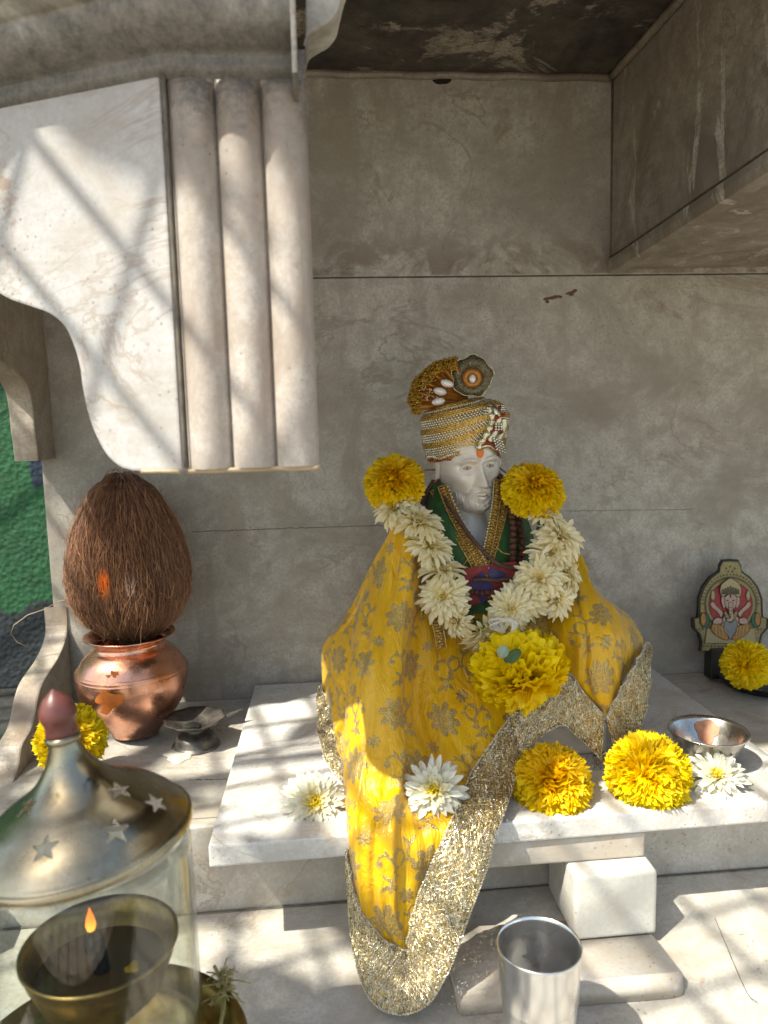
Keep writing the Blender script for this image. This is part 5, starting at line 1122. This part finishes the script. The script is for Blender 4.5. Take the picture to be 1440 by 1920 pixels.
mk('thread_bow', join(*bow), simple('white_cotton', (.70, .66, .58), .8), gar)
def leafv(x, y, Y, L, w, ang, tilt):
    V = []
    for i in range(12):
        u = i/11; hw = w*math.sin(PI*(u*.92+.04))**.7
        for j in range(5): v = (j-2)/2; V.append((L*(u-.5), hw*v, .0018*v*v-.002*(u-.5)**2*10*.1))
    return xf((V, grid_faces(12, 5)), Matrix.Translation(P(x, y, Y))@Matrix.Rotation(R(80), 4, 'X')@Matrix.Rotation(ang, 4, 'Z')@Matrix.Rotation(tilt, 4, 'X'))
M_lf1 = simple('leaf_green', (.045, .11, .03), .5, 0, .3, 100, 200, .4); M_lf2 = simple('pale_leaf', (.28, .36, .25), .6, 0, .2, 100, 200, .3)
mk('leaf', leafv(960, 1228, .548, .015, .006, .5, .5), M_lf1, gar); mk('leaf', leafv(944, 1222, .545, .010, .0045, 1.0, -.5), M_lf2, gar); mk('leaf', leafv(742, 932, .636, .018, .006, -.9, .6), M_lf1, gar)

# ------------------------------------------------------------ brass lantern
LY = .36; lr = P(157, 1562, LY); LR = .0500; lf0 = floorz(LY); LT = R(7); LX = lr.x; lz = lr.z   # the lid sits askew
lan = thing('brass_lantern', 'brass lantern with star cut dome, glass chimney and a small flame, at the near left', 'lantern', (LX, LY, lf0))
LRot = Matrix.Rotation(LT, 3, 'Y')
def leanv(vf): b = np.array((LX, LY, lz)); return (np.asarray(vf[0], float)-b)@np.array(LRot)+b, vf[1]
def unlean(v): b = Vector((LX, LY, lz)); return LRot@(v-b)+b
def brass(name, c1, c2, r0, r1):
    m = N(name); c = m.mix(m.ramp(m.noise(22, 6, .7), .35, .7), c1, c2); c = m.mix(m.ramp(m.noise(60, 7, .75, off=(4, 4, 4)), .62, .70), c, (.10, .08, .06))
    return m.done(c, m.ramp(m.noise(30, 5, .6), .3, .7, r0, r1), 1, m.bump(m.noise(25, 4, .6), .12, .001))
M_brs = brass('worn_brass', (.44, .40, .29), (.27, .235, .16), .17, .34); M_brs2 = brass('stained_brass', (.50, .36, .13), (.16, .11, .05), .3, .5)
dpf = [(1.03, -.0030), (1.035, -.001), (1.025, .0010), (1.00, .0014), (.97, .0035), (.88, .0090), (.76, .0145), (.62, .0190), (.48, .0230), (.36, .0275), (.27, .0325), (.20, .0380), (.16, .0430), (.138, .0475), (.130, .0510)]
dl = smooth_line([(a*LR, b, 0) for a, b in dpf], 260)[:, :2]
seg = np.linalg.norm(np.diff(dl, axis=0), axis=1); arc = np.concatenate([[0], np.cumsum(seg)]); dl = np.array([[np.interp(s_, arc, dl[:, 0]), np.interp(s_, arc, dl[:, 1])] for s_ in np.linspace(0, arc[-1], 170)]); arcs = np.linspace(0, arc[-1], 170)
def dome_hit(px, py):
    d = ray(px, py); t = .25
    while t < .7:
        p = unlean(d*t); r = math.hypot(p.x-LX, p.y-LY); z = p.z-lz
        if -.002 < z < .052 and r <= np.interp(z, dl[20:, 1], dl[20:, 0]): return math.atan2(p.y-LY, p.x-LX), np.interp(z, dl[20:, 1], arcs[20:]), r
        t += .0003
    return None
NA_ = 640; V = []; 
stars = [dome_hit(*p) for p in ((222, 1482), (292, 1505), (216, 1558), (84, 1590), (52, 1512))]+[(1.4, .022, .04), (2.3, .022, .04)]
def in_star(dx, dy, Rr, rot):
    r = math.hypot(dx, dy)
    if r > Rr: return False
    th = (math.atan2(dy, dx)+rot) % (2*PI/5)-PI/5; a = abs(th); # tip at a = pi/5
    ri = Rr*.42; x = r*math.cos(PI/5-a); y = r*math.sin(PI/5-a)
    xi, yi = ri*math.cos(PI/5), ri*math.sin(PI/5)
    return (x-Rr)*(yi) - (y)*(xi-Rr) <= 0 if False else (Rr-x)*yi >= y*(Rr-xi)
V = []; nr_ = 170
for i in range(NA_):
    a = 2*PI*i/NA_
    for r, z in dl: V.append((LX+r*math.cos(a), LY+r*math.sin(a), lz+z))
Fc = []
for i in range(NA_):
    a = 2*PI*(i+.5)/NA_
    for j in range(nr_-1):
        s_ = (arcs[j]+arcs[j+1])/2; r = dl[j][0]; cut = False
        if .006 < s_ < .046:
            for k_, sr in enumerate(stars):
                if sr is None: continue
                da = (a-sr[0]+PI) % (2*PI)-PI
                if abs(da)*sr[2] < .008 and abs(s_-sr[1]) < .008 and in_star(da*sr[2], s_-sr[1], .0064, (.3, .2, 0.1, .9, .5, 0, 0)[k_]): cut = True; break
        if not cut: b = ((i+1) % NA_); Fc.append((i*nr_+j, b*nr_+j, b*nr_+j+1, i*nr_+j+1))
dome = mk('dome', leanv((V, Fc)), M_brs, lan); so = dome.modifiers.new('thickness', 'SOLIDIFY'); so.thickness = .0007; so.offset = -1
mk('finial', leanv(lathe([(.128*LR, .0505), (.145*LR, .0508), (.148*LR, .0525), (.138*LR, .0560), (.160*LR, .0585), (.175*LR, .0610), (.160*LR, .0645), (.11*LR, .0690), (.04*LR, .0720), (0, .0735)], 48, LX, LY, lz)), simple('red_brown_wood', (.17, .055, .045), .38, 0, .4, 60, 200, .2), dome)
mk('neck_ring', leanv(lathe([(.13*LR, .0470), (.16*LR, .0480), (.16*LR, .0500), (.13*LR, .0510)], 40, LX, LY, lz)), M_brs, dome)
def glass():
    m = N('thin_glass'); t = m.n('BsdfTransparent'); m.put(t.inputs[0], (.93, .95, .93)); gl_ = m.n('BsdfGlossy'); gl_.inputs['Roughness'].default_value = .03
    lw_ = m.n('LayerWeight'); x = m.n('MixShader'); b = m.bump(m.noise(12, 3, .5), .15, .002); m.l(b, gl_.inputs['Normal']); fz5 = m.math('ADD', .05, m.math('MULTIPLY', .8, m.math('POWER', lw_.outputs['Facing'], 4.0)))
    m.l(fz5, x.inputs[0]); m.l(t.outputs[0], x.inputs[1]); m.l(gl_.outputs[0], x.inputs[2]); m.l(x.outputs[0], m.out.inputs[0]); return m.m
gz0 = lz-.127
mk('glass_chimney', lathe([(LR*1.0, gz0), (LR*1.01, gz0+.02), (LR*1.0, lz-.012), (LR*.985, lz-.0035), (LR*.955, lz-.0035), (LR*.965, lz-.012), (LR*.975, gz0+.02), (LR*.965, gz0)], 96, LX, LY, 0), glass(), lan)
tz = lz-.131
base = mk('base_tray', lathe([(0, -.001), (.06, -.001), (.069, .001), (.0735, .0055), (.0728, .0066), (.068, .0032), (.058, .0022), (.053, .0035), (.053, .0085), (.046, .0085), (.046, .003), (0, .003)], 96, LX, LY, tz), M_brs2, lan)
mk('foot', lathe([(0, lf0), (.052, lf0), (.054, lf0+.004), (.046, lf0+.010), (.026, lf0+.025), (.018, lf0+.045), (.022, tz-.012), (.04, tz-.002), (0, tz-.001)], 64, LX, LY, 0), M_brs2, base)
bwz = lz-.061; br_ = .73*LR; bX, bY = LX+.003, LY+.002
bowl2 = mk('oil_bowl', lathe([(.30*LR, tz+.003), (.16*LR, tz+.012), (.16*LR, bwz-.042), (.40*br_, bwz-.036), (.78*br_, bwz-.022), (.96*br_, bwz-.006), (1.0*br_, bwz), (1.03*br_, bwz+.0012), (1.03*br_, bwz+.0028), (.97*br_, bwz+.0018), (.93*br_, bwz-.006), (.75*br_, bwz-.020), (.38*br_, bwz-.033), (0, bwz-.035)], 80, bX, bY, 0), M_brs2, lan)
def oil():
    m = N('lamp_oil'); return m.done((.10, .055, .015), .04, 0, m.bump(m.noise(30, 3, .5), .1, .001), Specular_IOR_Level=.8)
mk('oil', lathe([(.88*br_, bwz-.0115), (0, bwz-.0112)], 60, bX, bY, 0), oil(), bowl2)
fp = P(170, 1735, LY); wk = mk('wick', tube([(fp.x+.004, LY, bwz-.014), (fp.x+.003, LY, bwz-.004), (fp.x+.001, LY, bwz+.004), (fp.x, LY, bwz+.010)], [.0042, .0038, .0050, .0026], 12), simple('charred_wick', (.012, .012, .014), .9, 0, .5, 300, 400, 1, .002), bowl2)
def flame():
    m = N('flame'); m.done((.9, .3, .02), .5, 0); m.put(m.b.inputs['Emission Color'], m.mix(m.ramp(m.sep()[2], bwz+.010-lf0, bwz+.0185-lf0), (1.0, .42, .05), (1.0, .13, .008))); m.b.inputs['Emission Strength'].default_value = 1.1; return m.m
mk('flame', lathe([(0, 0), (.0018, .0015), (.0025, .004), (.0019, .0075), (.0009, .0105), (0, .0135)], 20, fp.x, LY, bwz+.009), flame(), bowl2)
mk('flower_bit', join(*[sphere((bX+.016+rng.gauss(0, .002), bY-.004+rng.gauss(0, .002), bwz-.0105), .0016, 7, 5, (1.3, 1, .5)) for i in range(10)]), simple('yellow_petal_bit', (.85, .55, .03), .6), bowl2)
mk('ember_bit', join(*[sphere((bX+.026+rng.gauss(0, .002), bY-.010+rng.gauss(0, .002), bwz-.0105), .0014, 7, 5, (1.3, 1, .5)) for i in range(8)]), simple('orange_petal_bit', (.80, .22, .03), .6), bowl2)
# frayed yellow thread on the tray edge
c = PZ(418, 1852, lz-.124); V = []
for i in range(60):
    p = c+Vector((rng.gauss(0, .002), rng.gauss(0, .006), rng.uniform(0, .004))); d = Vector((rng.gauss(.3, .7), rng.gauss(0, .7), rng.gauss(.1, .5))).normalized(); L = .004+.008*rng.random(); V.append(tube([p, p+d*L*.5+Vector((0, 0, .001)), p+d*L+Vector((rng.gauss(0, .001), rng.gauss(0, .001), 0))], .00045, 4))
V.append(tube(smooth_line([PZ(402, 1812, lz-.123), PZ(414, 1838, lz-.123), PZ(420, 1880, lz-.123), PZ(412, 1930, lz-.123)], 30), .0011, 6))
fy = mk('frayed_thread', join(*V), simple('yellow_cotton', (.52, .43, .16), .8, 0, .3, 300), loc=tuple(c)); setp(fy, 'frayed yellow thread lying beside the lantern tray', 'thread')
